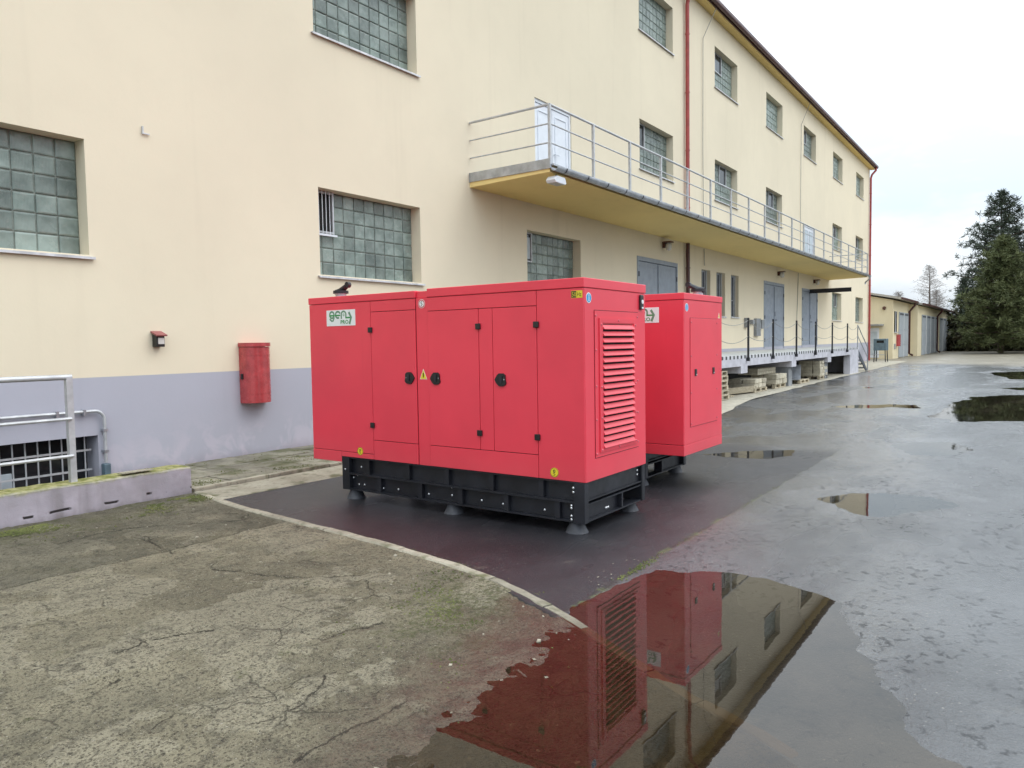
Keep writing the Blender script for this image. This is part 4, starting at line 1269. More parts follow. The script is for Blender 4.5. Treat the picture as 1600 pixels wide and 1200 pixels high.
t = thing('fire_extinguisher_cabinet', 'upright rounded red extinguisher cabinet on wall left of generator', 'cabinet', (6.57, YW, 0.80))
w = 0.215
out = []
for k in range(25):
    a = math.pi * k / 24
    out.append((w * math.cos(a), -(0.05 + 0.205 * math.sin(a) ** 0.85)))
out = [(w, -.002)] + out + [(-w, -.002)]
MB().prism(out, 0.0, 0.80, lambda u, v, q: (u, v, q)).build('body', 'red_dull', t, smooth=True)
MB().prism([(u * 1.05, v * 1.06 if v < -.01 else v) for u, v in out], 0.805, 0.86, lambda u, v, q: (u, v, q)).build('lid', 'red_dull', t, smooth=True)
for z in (0.13, 0.68):
    MB().prism([(u * 1.012, v * 1.015 if v < -.01 else v) for u, v in out], z, z + 0.012, lambda u, v, q: (u, v, q)).build('band', 'red_dull', t, smooth=True)
MB().box(-.235, -.20, -.09, -.05, .34, .42, .006).build('latch', 'black_plastic', t)

t = thing('bell_box', 'tiny dark box lamp with red sloping cap on cream wall', 'alarm', (5.15, YW, 1.62))
MB().box(-.055, .055, -.11, -.002, 0, .15, .006).build('housing', 'black_plastic', t)
MB().box(-.035, .045, -.116, -.1105, .035, .115).build('lens', 'opal', t)
MB().prism([(-.002, .205), (-.002, .185), (-.145, .135), (-.15, .152)], -.072, .072, lambda u, v, q: (q, u, v)).build('cap', 'oldred', t)

t = MB().box(-.007, .007, -.03, -.002, -.01, .085).box(.0075, .085, -.03, -.012, -.01, 0.004).build('wall_bracket', 'sill', None, (5.08, YW, 4.32))
tag(t, 'small L-shaped metal bracket high on the cream wall', 'bracket')

t = thing('floodlight', 'white floodlight hung under the near balcony corner', 'floodlight', (11.95, 7.42, 4.70))
MB().tube([(0, 0, 0.02), (0, 0, -.06)], .02, 8).build('bracket', 'black_steel', t)
MB().prism([(-.20, -.04), (-.13, .035), (.15, .035), (.20, -.06), (.17, -.085), (-.17, -.085)], -.10, .10, lambda u, v, q: (u, q, v - .06)).build('housing', 'whitepaint', t)
MB().box(-.15, .15, -.085, .085, -.153, -.1465).build('lens', 'opal', t)

# ------------------------------------------------------------------ low wall and handrail at the light well
lw = MB()
nx = 46
xs = np.linspace(-1.2, 4.42, nx); ring = []
for i, x in enumerate(xs):
    zt = 0.335 - 0.004 * (x - 3) + random.uniform(-.004, .004)
    yb = 7.40 + random.uniform(-.004, .004)
    ring += [(x, yb + .01, -.25), (x, yb, .02), (x, yb, zt - .015), (x, yb + .015, zt), (x, 7.66, zt + .004), (x, 7.68, zt - .015), (x, 7.68, -.6)]
f = []
for i in range(nx - 1):
    for q in range(7):
        a = i * 7 + q; b = i * 7 + (q + 1) % 7
        f.append((a, b, b + 7, a + 7))
f += [tuple(range(7)), tuple((nx - 1) * 7 + q for q in range(7))]
lw.add(ring, f)
o = lw.build('low_wall', 'lilac'); tag(o, 'low lilac rendered wall with mossy top at lower left', 'wall')
MB().box(3.70, 4.02, 7.405, 7.52, .352, .362, .003).build('coping_chip', 'kerb', o)

hr = thing('handrail', 'grey tubular handrail standing on the low lilac wall', 'railing', (3.29, 7.53, 0.335))
MB().box(-.028, .028, -.028, .028, -.01, 1.0).build('post', 'rail', hr)
MB().box(-1.9 - .028, -1.9 + .028, -.028, .028, -.01, 1.0).build('post', 'rail', hr)
MB().tube([(.03, 0, 1.005), (-4.0, 0, 1.005)], .026, 10).build('top_rail', 'rail', hr, smooth=True)
for z in (.61, .255):
    MB().tube([(.0, -.035, z), (-4.0, -.035, z)], .016, 8).build('rail_bar', 'rail', hr, smooth=True)

# ------------------------------------------------------------------ generator sets
def text_mesh(body, size):
    cu = bpy.data.curves.new('lettering', 'FONT'); cu.body = body; cu.size = size; cu.resolution_u = 2
    ob = bpy.data.objects.new('lettering', cu); COL.objects.link(ob)
    dg = bpy.context.evaluated_depsgraph_get()
    me = bpy.data.meshes.new_from_object(ob.evaluated_get(dg))
    V = [tuple(v.co) for v in me.vertices]; F = [tuple(p.vertices) for p in me.polygons]
    bpy.data.objects.remove(ob); bpy.data.curves.remove(cu); bpy.data.meshes.remove(me)
    return V, F


def ribbon(pts, w):
    pts = [Vector((p[0], p[1])) for p in pts]; L = []; Rr = []
    for i, p in enumerate(pts):
        d = (pts[min(i + 1, len(pts) - 1)] - pts[max(i - 1, 0)]).normalized(); nn = Vector((-d.y, d.x))
        L.append(p + nn * w / 2); Rr.append(p - nn * w / 2)
    n = len(pts); v = [q[:] for q in L] + [q[:] for q in Rr]
    return v, [(i, i + 1, n + i + 1, n + i) for i in range(n - 1)]


def arc(cx, cy, rx, ry, a0, a1, n=18):
    return [(cx + rx * math.cos(R(a0 + (a1 - a0) * k / n)), cy + ry * math.sin(R(a0 + (a1 - a0) * k / n))) for k in range(n + 1)]


def genset(name, label):
    t = thing(name, label, 'generator', group='red generator sets')
    HX, Y0, Y1 = 0.57, -1.675, 1.675      # half width, grille end, overhanging end
    Z0, ZL = 0.45, 2.035
    YC = lambda Y: Y - 4.66              # world y of the nearer set -> local
    # base frame -------------------------------------------------
    b = MB(); yb0, yb1 = Y0 + .012, YC(5.89)
    for s in (-1, 1):
        b.box(s * .500, s * .512, yb0, yb1, .125, .435)
        for z0, z1 in ((.110, .124), (.268, .286), (.436, .449)):
            b.box(s * .500 if z0 != .268 else s * .5125, s * .562, yb0, yb1, z0, z1)
        for yq in (yb0 + .25, yb0 + .78, yb0 + 1.30, yb0 + 1.80, yb0 + 2.35):
            b.box(s * .5125, s * .550, yq, yq + .05, .125, .267)
            b.box(s * .5125, s * .550, yq + .16, yq + .21, .287, .435)
        for ya, yc in ((yb0, yb0 + .10), (yb1 - .10, yb1)):
            b.box(s * .5125, s * .568, ya - .002, yc + .002, .108, .4495, .004)
    for ya, d in ((yb0, 1), (yb1, -1)):
        b.box(-.50, .50, ya + d * .030, ya + d * .042, .29, .436)
        b.box(-.50, .50, ya + d * .006, ya + d * .060, .436, .449)
        b.box(-.50, .50, ya + d * .006, ya + d * .060, .285, .297)
        b.box(-.50, .12, ya + d * .050, ya + d * .062, .124, .250)
        b.box(-.50, .50, ya + d * .008, ya + d * .10, .110, .123)
        b.box(-.50, .50, ya + d * .008, ya + d * .10, .2505, .262)
        b.box(.10, .125, ya + d * .004, ya + d * .10, .124, .2500)
    b.box(-.499, .499, yb0 + .1, yb1 - .1, .30, .31)
    b.build('base_frame', 'black_steel', t)
    bm_ = MB().lathe([(.011, 0.0), (.011, .006), (.006, .010)], (0, 0, 0), 8, 'x').mesh('bolt', 'bolt')
    for s in (-1, 1):
        for (yy, zz) in ((3.10, .40), (3.10, .365), (3.12, .25), (3.12, .23), (3.12, .165), (3.12, .135), (3.42, .17), (3.86, .17), (4.1, .175), (4.45, .185), (4.45, .26), (4.74, .165), (5.14, .17), (5.35, .16), (5.62, .17), (5.70, .165), (5.72, .26), (5.78, .23), (5.84, .32), (5.66, .35)):
            edge = yy < 3.10 + .03 or yy > 5.79
            o = link('bolt', bm_, t, (s * (.569 if edge else .5125), YC(yy), zz), (0, 0, 0 if s > 0 else math.pi))
    for xx, zz in ((-.47, .17), (-.12, .155), (-.10, .155), (-.075, .155), (.455, .40), (.455, .36)):
        link('bolt', bm_, t, (xx, yb0 + (.049 if zz < .2 else .029), zz), (0, 0, -math.pi / 2))
    fm = MB().lathe([(.100, 0.0), (.100, .012), (.092, .02), (.064, .085), (.060, .109)], (0, 0, 0), 24).mesh('rubber_foot', 'rubber', True)
    for s in (-1, 1):
        for yy in (3.125, 4.46, 5.79): link('rubber_foot', fm, t, (s * .475, YC(yy), 0))
    # housing ----------------------------------------------------
    core = MB().box(-HX + .012, HX - .012, Y0 + .012, Y1 - .012, Z0 + .002, ZL - .002)
    core.build('inner_shell', 'red_core', t)
    G = 0.0025     # half gap
    for s in (-1, 1):
        sp_ = MB()
        xa, xb = s * (HX - .0118), s * HX
        bx = lambda y0, y1, z0, z1, b=.0025: sp_.box(xa, xb, y0 + G, y1 - G, z0 + G, z1 - G, b)
        bx(YC(5.415), Y1 - .0, Z0 + .055, ZL)
        bx(YC(4.813), YC(5.415), Z0, .648)
        bx(YC(4.813), YC(5.415), 1.927, ZL)
        bx(YC(5.415), YC(5.893), Z0, Z0 + .055)
        sp_.box(xa * .985, xb * .985, YC(4.664), YC(4.809), Z0, ZL, .002)
        bx(YC(3.44), YC(4.66), Z0, .648)
        bx(YC(3.44), YC(4.66), 1.907, ZL)
        bx(YC(3.905), YC(4.058), .648, 1.907)
        bx(Y0 + .0, YC(3.44), Z0, ZL)
        sp_.build('side_panel', 'red', t)
    for ye, d in ((Y0, 1), (Y1, -1)):
        MB().box(-HX + .0125, HX - .0125, ye, ye + d * .0118, Z0 + (0 if d > 0 else .06), ZL - .002, .002).build('end_panel', 'red', t)
    eb = MB()
    eb.box(-HX, HX, YC(5.895), Y1 + .001, .392, Z0 + .0525, .004)      # floor of the overhang
    eb.box(-HX + .0125, HX - .0125, Y1 - .0115, Y1 - .0005, Z0 + .054, Z0 + .0595)
    eb.build('floor_tray', 'red', t)
    for i, (y0, y1) in enumerate(((4.813, 5.415), (4.058, 4.66), (3.44, 3.905))):
        for s in (-1, 1):
            d = MB().box(s * (HX - .0118), s * (HX + .001), YC(y0) + .003, YC(y1) - .003, .651, 1.924 if i == 0 else 1.904, .003).build('door', 'red', t)
            hy = y1 if i == 0 else y0
            for z in (1.75, .80):
                MB().box(s * (HX + .0012), s * (HX + .020), YC(hy) - .026, YC(hy) + .026, z - .026, z + .026, .005).build('hinge', 'black_plastic', d)
            ly = (4.905, 4.565, 3.812)[i]; q = -1 if i == 0 else 1       # pointed side towards the door edge
            pl = [(.070 * q, 0.0), (.045 * q, .038), (.022 * q, .056), (-.022 * q, .056), (-.044 * q, .040), (-.046 * q, .0), (-.052 * q, -.030), (-.040 * q, -.046), (-.018 * q, -.056), (.022 * q, -.056), (.045 * q, -.038)]
            la = MB().prism(pl, HX + .0012, HX + .014, lambda u, w, k: (s * k, YC(ly) + u, 1.28 + w)).build('latch', 'black_plastic', d)
            MB().box(s * (HX + .0142), s * (HX + .022), YC(ly) - .014, YC(ly) + .014, 1.25, 1.315, .004).build('latch_paddle', 'black_steel', la)
            MB().lathe([(.006, 0), (.006, .004)], (s * (HX + .0142), YC(ly) - q * .034, 1.283), 8, 'x').build('latch_key', 'bolt', la)
    # roof lids
    r1 = MB().box(-HX - .006, HX + .006, YC(4.813), Y1 + .006, ZL + .001, 2.105, .006); r1.build('roof_lid', 'red', t)
    r2 = MB().box(-HX - .006, HX + .006, Y0 - .006, YC(4.66), ZL + .001, 2.116, .006); r2.build('roof_lid', 'red', t)
    MB().box(-HX + .02, HX - .02, YC(4.66) + .002, YC(4.813) - .002, ZL + .001, 2.098, .004).build('roof_lid', 'red', t)
    # grille end ---------------------------------------------------
    xo = lambda X: X - 5.77
    px0, px1 = xo(5.37), xo(6.175)
    ap = MB(); yp = Y0 - .004
    def frame_rect(mb, x0, x1, z0, z1, ix0, ix1, iz0, iz1, ya, yb_):
        mb.box(x0, x1, ya, yb_, z0, iz0).box(x0, x1, ya, yb_, iz1, z1).box(x0, ix0, ya, yb_, iz0, iz1).box(ix1, x1, ya, yb_, iz0, iz1)
    frame_rect(ap, px0, px1, .635, 1.855, xo(5.50), xo(6.06), .705, 1.745, Y0 - .006, Y0 - .0005)
    ap.build('access_panel', 'red', t)
    MB().box(px0 - .006, px1 + .006, Y0 - .0012, Y0 - .0004, .629, 1.861).build('panel_seam', 'red_core', t)
    gf = MB(); frame_rect(gf, xo(5.435), xo(6.13), .672, 1.795, xo(5.49), xo(6.07), .70, 1.755, Y0 - .016, Y0 - .0062)
    gr_ = gf.build('grille_frame', 'red', t)
    MB().box(xo(5.49), xo(6.07), Y0 - .0058, Y0 - .0014, .70, 1.755).build('grille_opening', 'void', gr_)
    ns = 19; pz = (1.755 - .70) / ns
    sl = MB().prism([(-.0060, .70 * pz), (-.0075, .72 * pz), (-.030, .10 * pz), (-.030, .04 * pz), (-.027, .02 * pz), (-.0060, .10 * pz)], xo(5.492), xo(6.068), lambda u, w, k: (k, Y0 + u, w)).mesh('slat', 'red')
    for k in range(ns): link('slat', sl, gr_, (0, 0, .70 + k * pz))
    sm = MB().lathe([(.010, 0), (.0095, -.004), (.004, -.008)], (0, 0, 0), 10, 'y').mesh('screw', 'screw', True)
    for X, Z in ((5.385, 1.815), (6.16, 1.815), (5.385, 1.23), (6.16, 1.24), (5.385, .665), (6.16, .68), (5.385, 1.53), (6.16, .95), (5.385, .95)):
        link('screw', sm, t, (xo(X), Y0 - .006, Z))
    for X, Z in ((5.462, 1.74), (6.10, 1.74), (5.77, 1.776), (5.462, 1.22), (6.10, 1.22), (5.462, .96), (6.10, .96), (5.462, .69), (6.10, .70), (5.77, .686)):
        link('screw', sm, t, (xo(X), Y0 - .016, Z))
    soc = MB().box(xo(6.205), xo(6.27), Y0 - .022, Y0 - .0005, 1.885, 2.02, .012).build('socket_plate', 'black_plastic', t)
    MB().lathe([(.020, 0), (.020, -.004)], (xo(6.2375), Y0 - .022, 1.955), 12, 'y').build('socket_pin', 'white', soc)
    MB().box(xo(6.222), xo(6.253), Y0 - .026, Y0 - .0222, 1.893, 1.908).build('socket_tab', 'white', soc)
    # overhanging end ----------------------------------------------
    MB().box(xo(5.37) - .004, xo(6.17) + .004, Y1 + .0003, Y1 + .0010, .681, 1.849).build('panel_seam', 'red_core', t)
    MB().box(xo(5.37), xo(6.17), Y1 + .0011, Y1 + .006, .685, 1.845, .002).build('access_panel', 'red', t)
    for X in (5.50, 6.03):
        lp = MB().box(xo(X) - .026, xo(X) + .026, Y1 + .0061, Y1 + .016, 1.225, 1.30, .005).build('latch', 'black_plastic', t)
        MB().box(xo(X) - .016, xo(X) + .016, Y1 + .0162, Y1 + .019, 1.232, 1.245).build('latch_key', 'bolt', lp)
    for X in (5.385, 6.155):
        for Z in (.72, 1.05, 1.44, 1.80): link('screw', sm, t, (xo(X), Y1 + .006, Z), (0, 0, math.pi))
    # stickers -------------------------------------------------------
    def disc(name, c, r, mat, axis_, d, parent=t, n=22, th=.0012):
        return MB().lathe([(r, 0), (r, d * th)], c, n, axis_).build(name, mat, parent)
    for ye, d, xs_ in ((Y0, -1, xo(5.282)), (Y1, 1, xo(6.258))):
        k = disc('round_sticker', (xs_, ye, 1.955), .043, 'white', 'y', d)
        disc('sticker_print', (xs_, ye + d * .0014, 1.955), .036, 'blue', 'y', d, k)
        MB().box(xs_ - .005, xs_ + .005, ye + d * .0028, ye + d * .0036, 1.935, 1.968).lathe([(.007, 0), (.007, d * .0008)], (xs_, ye + d * .0028, 1.977), 8, 'y').box(xs_ - .011, xs_ + .011, ye + d * .0028, ye + d * .0036, 1.930, 1.935).build('sticker_symbol', 'whitepaint', k)
    tri = [(-.033, -.028), (.033, -.028), (0, .036)]
    k = MB().prism(tri, Y1, Y1 + .0012, lambda u, w, q: (xo(5.30) + u, q, 1.885 + w)).build('warning_sticker', 'white', t)
    MB().prism([(u * .7, w * .7) for u, w in tri], Y1 + .0013, Y1 + .002, lambda u, w, q: (xo(5.30) + u, q, 1.883 + w)).build('sticker_print', 'yellow', k)
    for s in (-1, 1):
        fx = s * HX * .985
        k = disc('round_sticker', (fx, YC(4.737), 1.98), .042, 'white', 'x', s)
        v, f = ribbon(arc(0, 0, .034, .034, 0, 360, 24), .009)
        MB().add([(fx + s * .0016, YC(4.737) + a, 1.98 + b_) for a, b_ in v], f).build('sticker_print', 'redprint', k)
        v, f = ribbon([(-.008, .022), (.010, .010), (-.010, -.006), (.008, -.022)], .008)
        MB().add([(fx + s * .0018, YC(4.737) + a, 1.98 + b_) for a, b_ in v], f).build('sticker_symbol', 'blackprint', k)
        tri = [(-.045, -.045), (.045, -.045), (0, .052)]
        k = MB().prism(tri, fx, fx + s * .0012, lambda u, w, q: (q, YC(4.733) + u, 1.315 + w)).build('warning_sticker', 'white', t)
        MB().prism([(u * .88, w * .88) for u, w in tri], fx + s * .0013, fx + s * .002, lambda u, w, q: (q, YC(4.733) + u, 1.313 + w)).build('sticker_print', 'yellow', k)
        MB().prism([(-.005, -.022), (.005, -.022), (.006, .022), (-.006, .022)], fx + s * .0021, fx + s * .003, lambda u, w, q: (q, YC(4.733) + u, 1.309 + w)).build('sticker_symbol', 'blackprint', k)
        fx = s * HX
        for yy, zz in ((5.612, .523), (3.282, .513)):
            k = disc('round_sticker', (fx, YC(yy), zz), .041, 'yellow', 'x', s)
            v, f = ribbon(arc(0, .011, .009, .010, 0, 360, 12), .006)
            v2, f2 = ribbon([(0, .002), (.008, -.008), (-.008, -.018), (.006, -.027)], .006)
            MB().add([(fx + s * .0018, YC(yy) + a, zz + b_) for a, b_ in v], f).add([(fx + s * .0018, YC(yy) + a, zz + b_) for a, b_ in v2], f2).build('sticker_symbol', 'blackprint', k)
            v, f = ribbon(arc(0, 0, .038, .038, 0, 360, 24), .003)
            MB().add([(fx + s * .0018, YC(yy) + a, zz + b_) for a, b_ in v], f).build('sticker_print', 'blackprint', k)
        # frequency sticker
        yc, zc = YC(3.048), 1.983
        k = MB().box(fx, fx + s * .0012, yc - .052, yc + .052, zc - .029, zc + .029).build('frequency_sticker', 'yellow', t)
        sg = s            # reading direction on this face
        ya, yb_ = (yc + .050, yc + .004) if sg < 0 else (yc - .050, yc - .004)
        MB().box(fx + s * .0013, fx + s * .0018, ya, yb_, zc - .026, zc + .026).build('sticker_print', 'blackprint', k)
        for body, off, mat in (('50', -.047, 'yellow'), ('Hz', .002, 'blackprint')):
            V, F = text_mesh(body, .050)
            w = max(p[0] for p in V) or 1
            MB().add([(fx + s * .0022, yc + sg * (off + p[0] * .042 / w), zc - .017 + p[1]) for p in V], F).build('lettering', mat, k)
        # maker's plate
        y_a, y_b = YC(5.63), YC(6.06)
        pw, ph, zc = .43, .163, 1.883
        MBp = MB().box(fx, fx + s * .003, y_a, y_b, zc - ph / 2, zc + ph / 2, .001).build('logo_plate', 'white', t)
        def to(u, v):           # u 0..1 left to right as read, v 0..1 from the top
            yy = (y_b - u * pw) if s < 0 else (y_a + u * pw)
            return (fx + s * .0036, yy, zc + ph / 2 - v * ph)
        def stroke(pts, w, mat='green', lift=0.0):
            v, f = ribbon([(u * pw, -w_ * ph) for u, w_ in pts], w)
            MB().add([(lambda q: (q[0] + s * lift, q[1], q[2]))(to(a / pw, -b_ / ph)) for a, b_ in v], f).build('lettering', mat, MBp)
        stroke(arc(.195, .30, .075, .20, 20, -340, 26), .019, 'greygreen')
        stroke([(.10, .34), (.29, .34)], .015, 'green', .0003)
        stroke([(.27, .30), (.268, .50), (.235, .66), (.19, .69), (.135, .60), (.12, .52)], .018, 'greygreen', .0002)
        stroke(arc(.405, .30, .080, .20, -20, -300, 24), .019, 'greygreen')
        stroke([(.30, .34), (.49, .34)], .015, 'green', .0003)
        stroke([(.525, .56), (.525, .30)] + arc(.605, .30, .080, .20, 180, 360, 14) + [(.685, .47)], .019, 'greygreen')
        stroke(arc(.605, .32, .022, .07, 0, 360, 12), .006, 'green')
        stroke([(.665, .50), (.86, .50)], .015, 'green', .0003)
        stroke([(.785, .16), (.865, .49), (.80, .90)], .026, 'greygreen', .0004)
        V, F = text_mesh('PRO', 1.0)
        w = max(p[0] for p in V); h = max(p[1] for p in V)
        vv = []
        for p in V: vv.append(to(.49 + p[0] / w * .275, .88 - p[1] / h * .235))
        MB().add([(q[0] + s * .0005, q[1], q[2]) for q in vv], F).build('lettering', 'green', MBp)
        # bolder copy of the strokes of the letters: thin outline offset
        for dy, dz in ((.0016, 0), (-.0016, 0), (0, .0016), (0, -.0016)):
            MB().add([(q[0] + s * (.0002 + .0001 * (dy > 0) + .00005 * (dz > 0)), q[1] + dy, q[2] + dz) for q in vv], F).build('lettering', 'green', MBp)
    # exhaust outlet on the roof ---------------------------------------
    ex = MB().lathe([(.075, 0), (.075, .012), (.058, .018), (.058, .055)], (-.28, 1.50, 2.105), 18).build('exhaust_stub', 'galv', t, smooth=True)
    MB().lathe([(.082, .055), (.082, .085)], (-.28, 1.50, 2.105), 18).build('exhaust_clamp', 'black_steel', ex)
    MB().tube([(-.28, 1.575, 2.175), (-.28, 1.50, 2.185), (-.28, 1.40, 2.24)], [.030, .035, .026], 10).lathe([(.032, -.02), (.032, .02)], (-.28, 1.385, 2.248), 12, 'x').build('rain_cap', 'black_steel', ex)
    return t


g1 = genset('generator_set', 'red generator set in front, louvred end towards the viewer')
g2 = copy_tree(g1)
g2['label'] = 'red generator set behind the first, plain end with two latches'
g1.location = (5.77, 4.66, 0.0)
g2.location = (7.90, 4.692, -0.012)
g2.rotation_euler = (0, 0, math.pi)

# ------------------------------------------------------------------ loading dock
dk = thing('loading_dock', 'raised pale concrete loading dock under the balcony with chained posts', 'loading dock', (0, 0, 0))
DY = 6.65; DT = 1.15; DX0, DX1 = 17.6, 36.30
MB().box(DX0, DX1, DY + .02, YW - .003, DT - .16, DT).box(DX1 + .0005, 41.2, 7.90, YW - .003, DT - .16, DT).build('deck', 'deck', dk)
MB().box(DX0, DX1, DY - .012, DY + .019, .86, DT - .085).build('fascia', 'conc_white', dk)
MB().box(DX0, DX1, DY - .014, DY + .019, DT - .0845, DT + .004).build('edge_strip', 'stripes', dk)
pil = [17.8, 20.40, 25.50, 30.62]
for x in pil:
    p = MB()
    p.prism([(DY - .016, DT - .09), (DY - .016, .66), (YW - .4, .66), (YW - .4, DT - .165), (DY + .018, DT - .165), (DY + .018, DT - .09)], x - .28, x + .28, lambda u, w, q: (q, u, w))
    p.build('cross_beam', 'conc_white', dk)
    back = 0.10 if x > 25 else 0.75
    MB().box(x - .22, x + .22, DY + back, DY + back + .45, 0.0, .659).build('pillar', 'conc_grey', dk)
MB().box(34.50, DX1, DY - .014, DY + .25, 0.0, .859).box(DX1 - .25, DX1, DY + .2505, YW - .01, 0.0, DT - .161).build('end_wall', 'conc_white', dk)
MB().box(DX0, 41.2, YW - .10, YW - .004, 0.03, DT - .161).build('back_wall', 'dock_shade', dk)  # shade below the deck is put into this wall's dark colour
MB().box(DX0 - .15, DX0 - .002, DY + .05, YW - .11, 0.0, DT - .161).build('end_wall', 'dock_shade', dk)  # unseen wall, added and coloured dark to keep light from under the deck
# stairs at the far end
for k in range(6):
    st = MB().box(DX1 + k * .38 + .002, DX1 + (k + 1) * .38, DY + .06, 7.85, DT - .19 * (k + 1) - .06, DT - .19 * (k + 1))
    st.build('stair_tread', 'conc_grey', dk)
for y in (DY + .02, 7.86):
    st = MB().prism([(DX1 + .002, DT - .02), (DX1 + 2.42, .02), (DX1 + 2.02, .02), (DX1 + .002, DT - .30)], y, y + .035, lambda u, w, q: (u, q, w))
    st.build('stair_string', 'doordark', dk)  # dark colour stands in for the shadow on the stair side
hrl = MB().tube([(DX1 - .05, DY + .02, DT), (DX1 - .05, DY + .02, 2.15), (DX1 + 2.4, DY + .02, 1.10), (DX1 + 2.4, DY + .02, .05)], .022, 8)
hrl.tube([(DX1 - .05, DY + .02, 1.68), (DX1 + 2.4, DY + .02, .62)], .018, 8)
hrl.build('stair_rail', 'galv', dk, smooth=True)
px = [17.95, 20.60, 22.96, 25.62, 28.22, 30.85, 33.65, DX1 - .05]
pmsh = MB().box(-.024, .024, -.024, .024, DT - .16, 2.19).box(-.04, .04, -.04, .04, DT - .16, DT - .06).mesh('post', 'postblack')
for x in px[:-1]: link('post', pmsh, dk, (x, DY - .062, 0))
for i in range(len(px) - 1):
    for z, sag in ((2.12, .20), (1.68, .16)):
        s_ = sag * random.uniform(.6, 1.2)
        pts = [(px[i] + (px[i + 1] - px[i]) * k / 12, DY - .062 if i < len(px) - 2 else DY - .062 + .08 * k / 12, z - s_ * 4 * (k / 12) * (1 - k / 12)) for k in range(13)]
        MB().tube(pts, .008, 5).build('chain', 'chain', dk)

# ---- goods under the dock
def pallet(x, y, label, rz=0.0, l=1.2, w=0.8, z=0.03):
    t = thing('pallet', label, 'pallet', (x, y, z), rz, 'wooden pallets under the loading dock')
    for k in range(3):
        yy = -w / 2 + .05 + k * (w - .10) / 2
        for j in range(3):
            xx = -l / 2 + .07 + j * (l - .14) / 2
            MB().box(xx - .07, xx + .07, yy - .05, yy + .05, .022, .10).build('block', 'wood', t)
        MB().box(-l / 2, l / 2, yy - .05, yy + .05, 0, .0215).build('runner', 'wood', t)
    for k in range(6):
        yy = -w / 2 + .05 + k * (w - .1) / 5
        MB().box(-l / 2, l / 2, yy - .05, yy + .05, .1005, .122).build('slat', 'wood', t)
    return t


def stones(x, y, z, l, w, layers, h, label, rz=0.0, nx=3, ny=2, cat='slabs', name='stone_stack'):
    t = thing(name, label, cat, (x, y, z), rz)
    for k in range(layers):
        for i in range(nx):
            for j in range(ny):
                a = -l / 2 + i * l / nx; b = -w / 2 + j * w / ny
                dx, dy = random.uniform(-.012, .012), random.uniform(-.02, .02)
                MB().box(a + .006 + dx, a + l / nx - .006 + dx, b + .006 + dy, b + w / ny - .006 + dy, k * h + .003, (k + 1) * h - .003, .012).build('slab', 'stone', t)
    return t


PH = 0.155
for k, lv in enumerate(('bottom', 'second from the bottom', 'third from the bottom', 'third from the top', 'second from the top', 'topmost')):
    pallet(18.55 + random.uniform(-.03, .03), 7.02, lv + ' of the stacked pallets beside the farther generator', 0.02 * k, z=.03 + k * .125)
pallet(22.3, 7.15, 'pallet under the low slab pair, nearest of the loaded pallets')
stones(22.3, 7.15, PH, 1.15, .78, 2, .13, 'two layers of beige slabs on the nearest loaded pallet')
pallet(24.35, 7.15, 'pallet under the stack of long slabs, second from the generator')
stones(24.35, 7.12, PH, 1.2, .8, 2, .16, 'beige stone blocks under long planks on the second loaded pallet')
stones(23.9, 7.35, PH + .325, 1.9, .62, 2, .10, 'long beige slabs lying on top of the stone blocks', nx=1, ny=2)
pallet(27.2, 7.10, 'nearly empty pallet carrying a grey angle plate')
a = thing('angle_plate', 'grey bent sheet leaning up on the nearly empty pallet', 'sheet', (26.9, 7.1, PH), 0.2)
MB().box(-.45, .45, -.3, .3, .003, .03, .004).build('foot', 'galv', a)
MB().prism([(.36, .03), (.42, .03), (.52, .50), (.46, .50)], -.3, .3, lambda u, w, q: (u, q, w)).build('upright', 'galv', a)
pallet(30.2, 7.15, 'pallet under the tall block stack nearest the dock stairs')
stones(30.2, 7.15, PH, 1.15, .8, 5, .115, 'tall beige paving block stack nearest the dock stairs', nx=4, ny=3)
tb = thing('timber_beam', 'dark sawn timber lying slantwise beside the nearest loaded pallet', 'timber', (20.9, 7.0, .03), -0.18)
MB().box(-1.1, 1.0, -.07, .07, .03, .20, .006).build('beam', 'wood', tb)
MB().box(-.9, -.7, -.3, .3, 0, .0295).build('bearer', 'wood', tb)
bb = thing('timber_bundle', 'low bundle of grey boards between pallet stack and slanting timber', 'timber', (20.0, 7.4, .03), 0.1)
for k in range(4):
    for j in range(2): MB().box(-.6, .9, -.3 + k * .15, -.3 + k * .15 + .13, j * .09 + .02, j * .09 + .10, .004).build('board', 'wood', bb)

# ------------------------------------------------------------------ far garage building
ga = thing('garage_building', 'low cream garage row with grey doors at the far end', 'building', (0, 0, 0))
AX0, AX1, BX1 = 59.4, 67.6, 98.0
AY, BY = 8.6, 8.0
pr = lambda poly, a, b: MB().prism(poly, a, b, lambda u, v, q: (q, u, v))
pr([(AY, -.3), (AY, 4.25), (16.0, 5.9), (16.0, -.3)], AX0, AX1 - .001).build('wall', 'garage_wall', ga)
pr([(BY, -.3), (BY, 4.10), (16.0, 5.9), (16.0, -.3)], AX1, BX1).build('wall', 'garage_wall', ga)
pr([(AY - .55, 4.255), (AY - .55, 4.42), (16.3, 6.10), (16.3, 5.98)], AX0 - .3, AX1 - .01).build('roof', 'tarroof', ga)
pr([(BY - .35, 4.105), (BY - .35, 4.27), (16.3, 6.15), (16.3, 5.98)], AX1, BX1 + .4).build('roof', 'tarroof', ga)
MB().box(AX0 - .3, AX1, AY - .66, AY - .552, 4.27, 4.40).build('gutter', 'gutter_brown', ga)
MB().box(AX1 - .3, BX1 + .4, BY - .46, BY - .352, 4.13, 4.26).build('gutter', 'gutter_brown', ga)
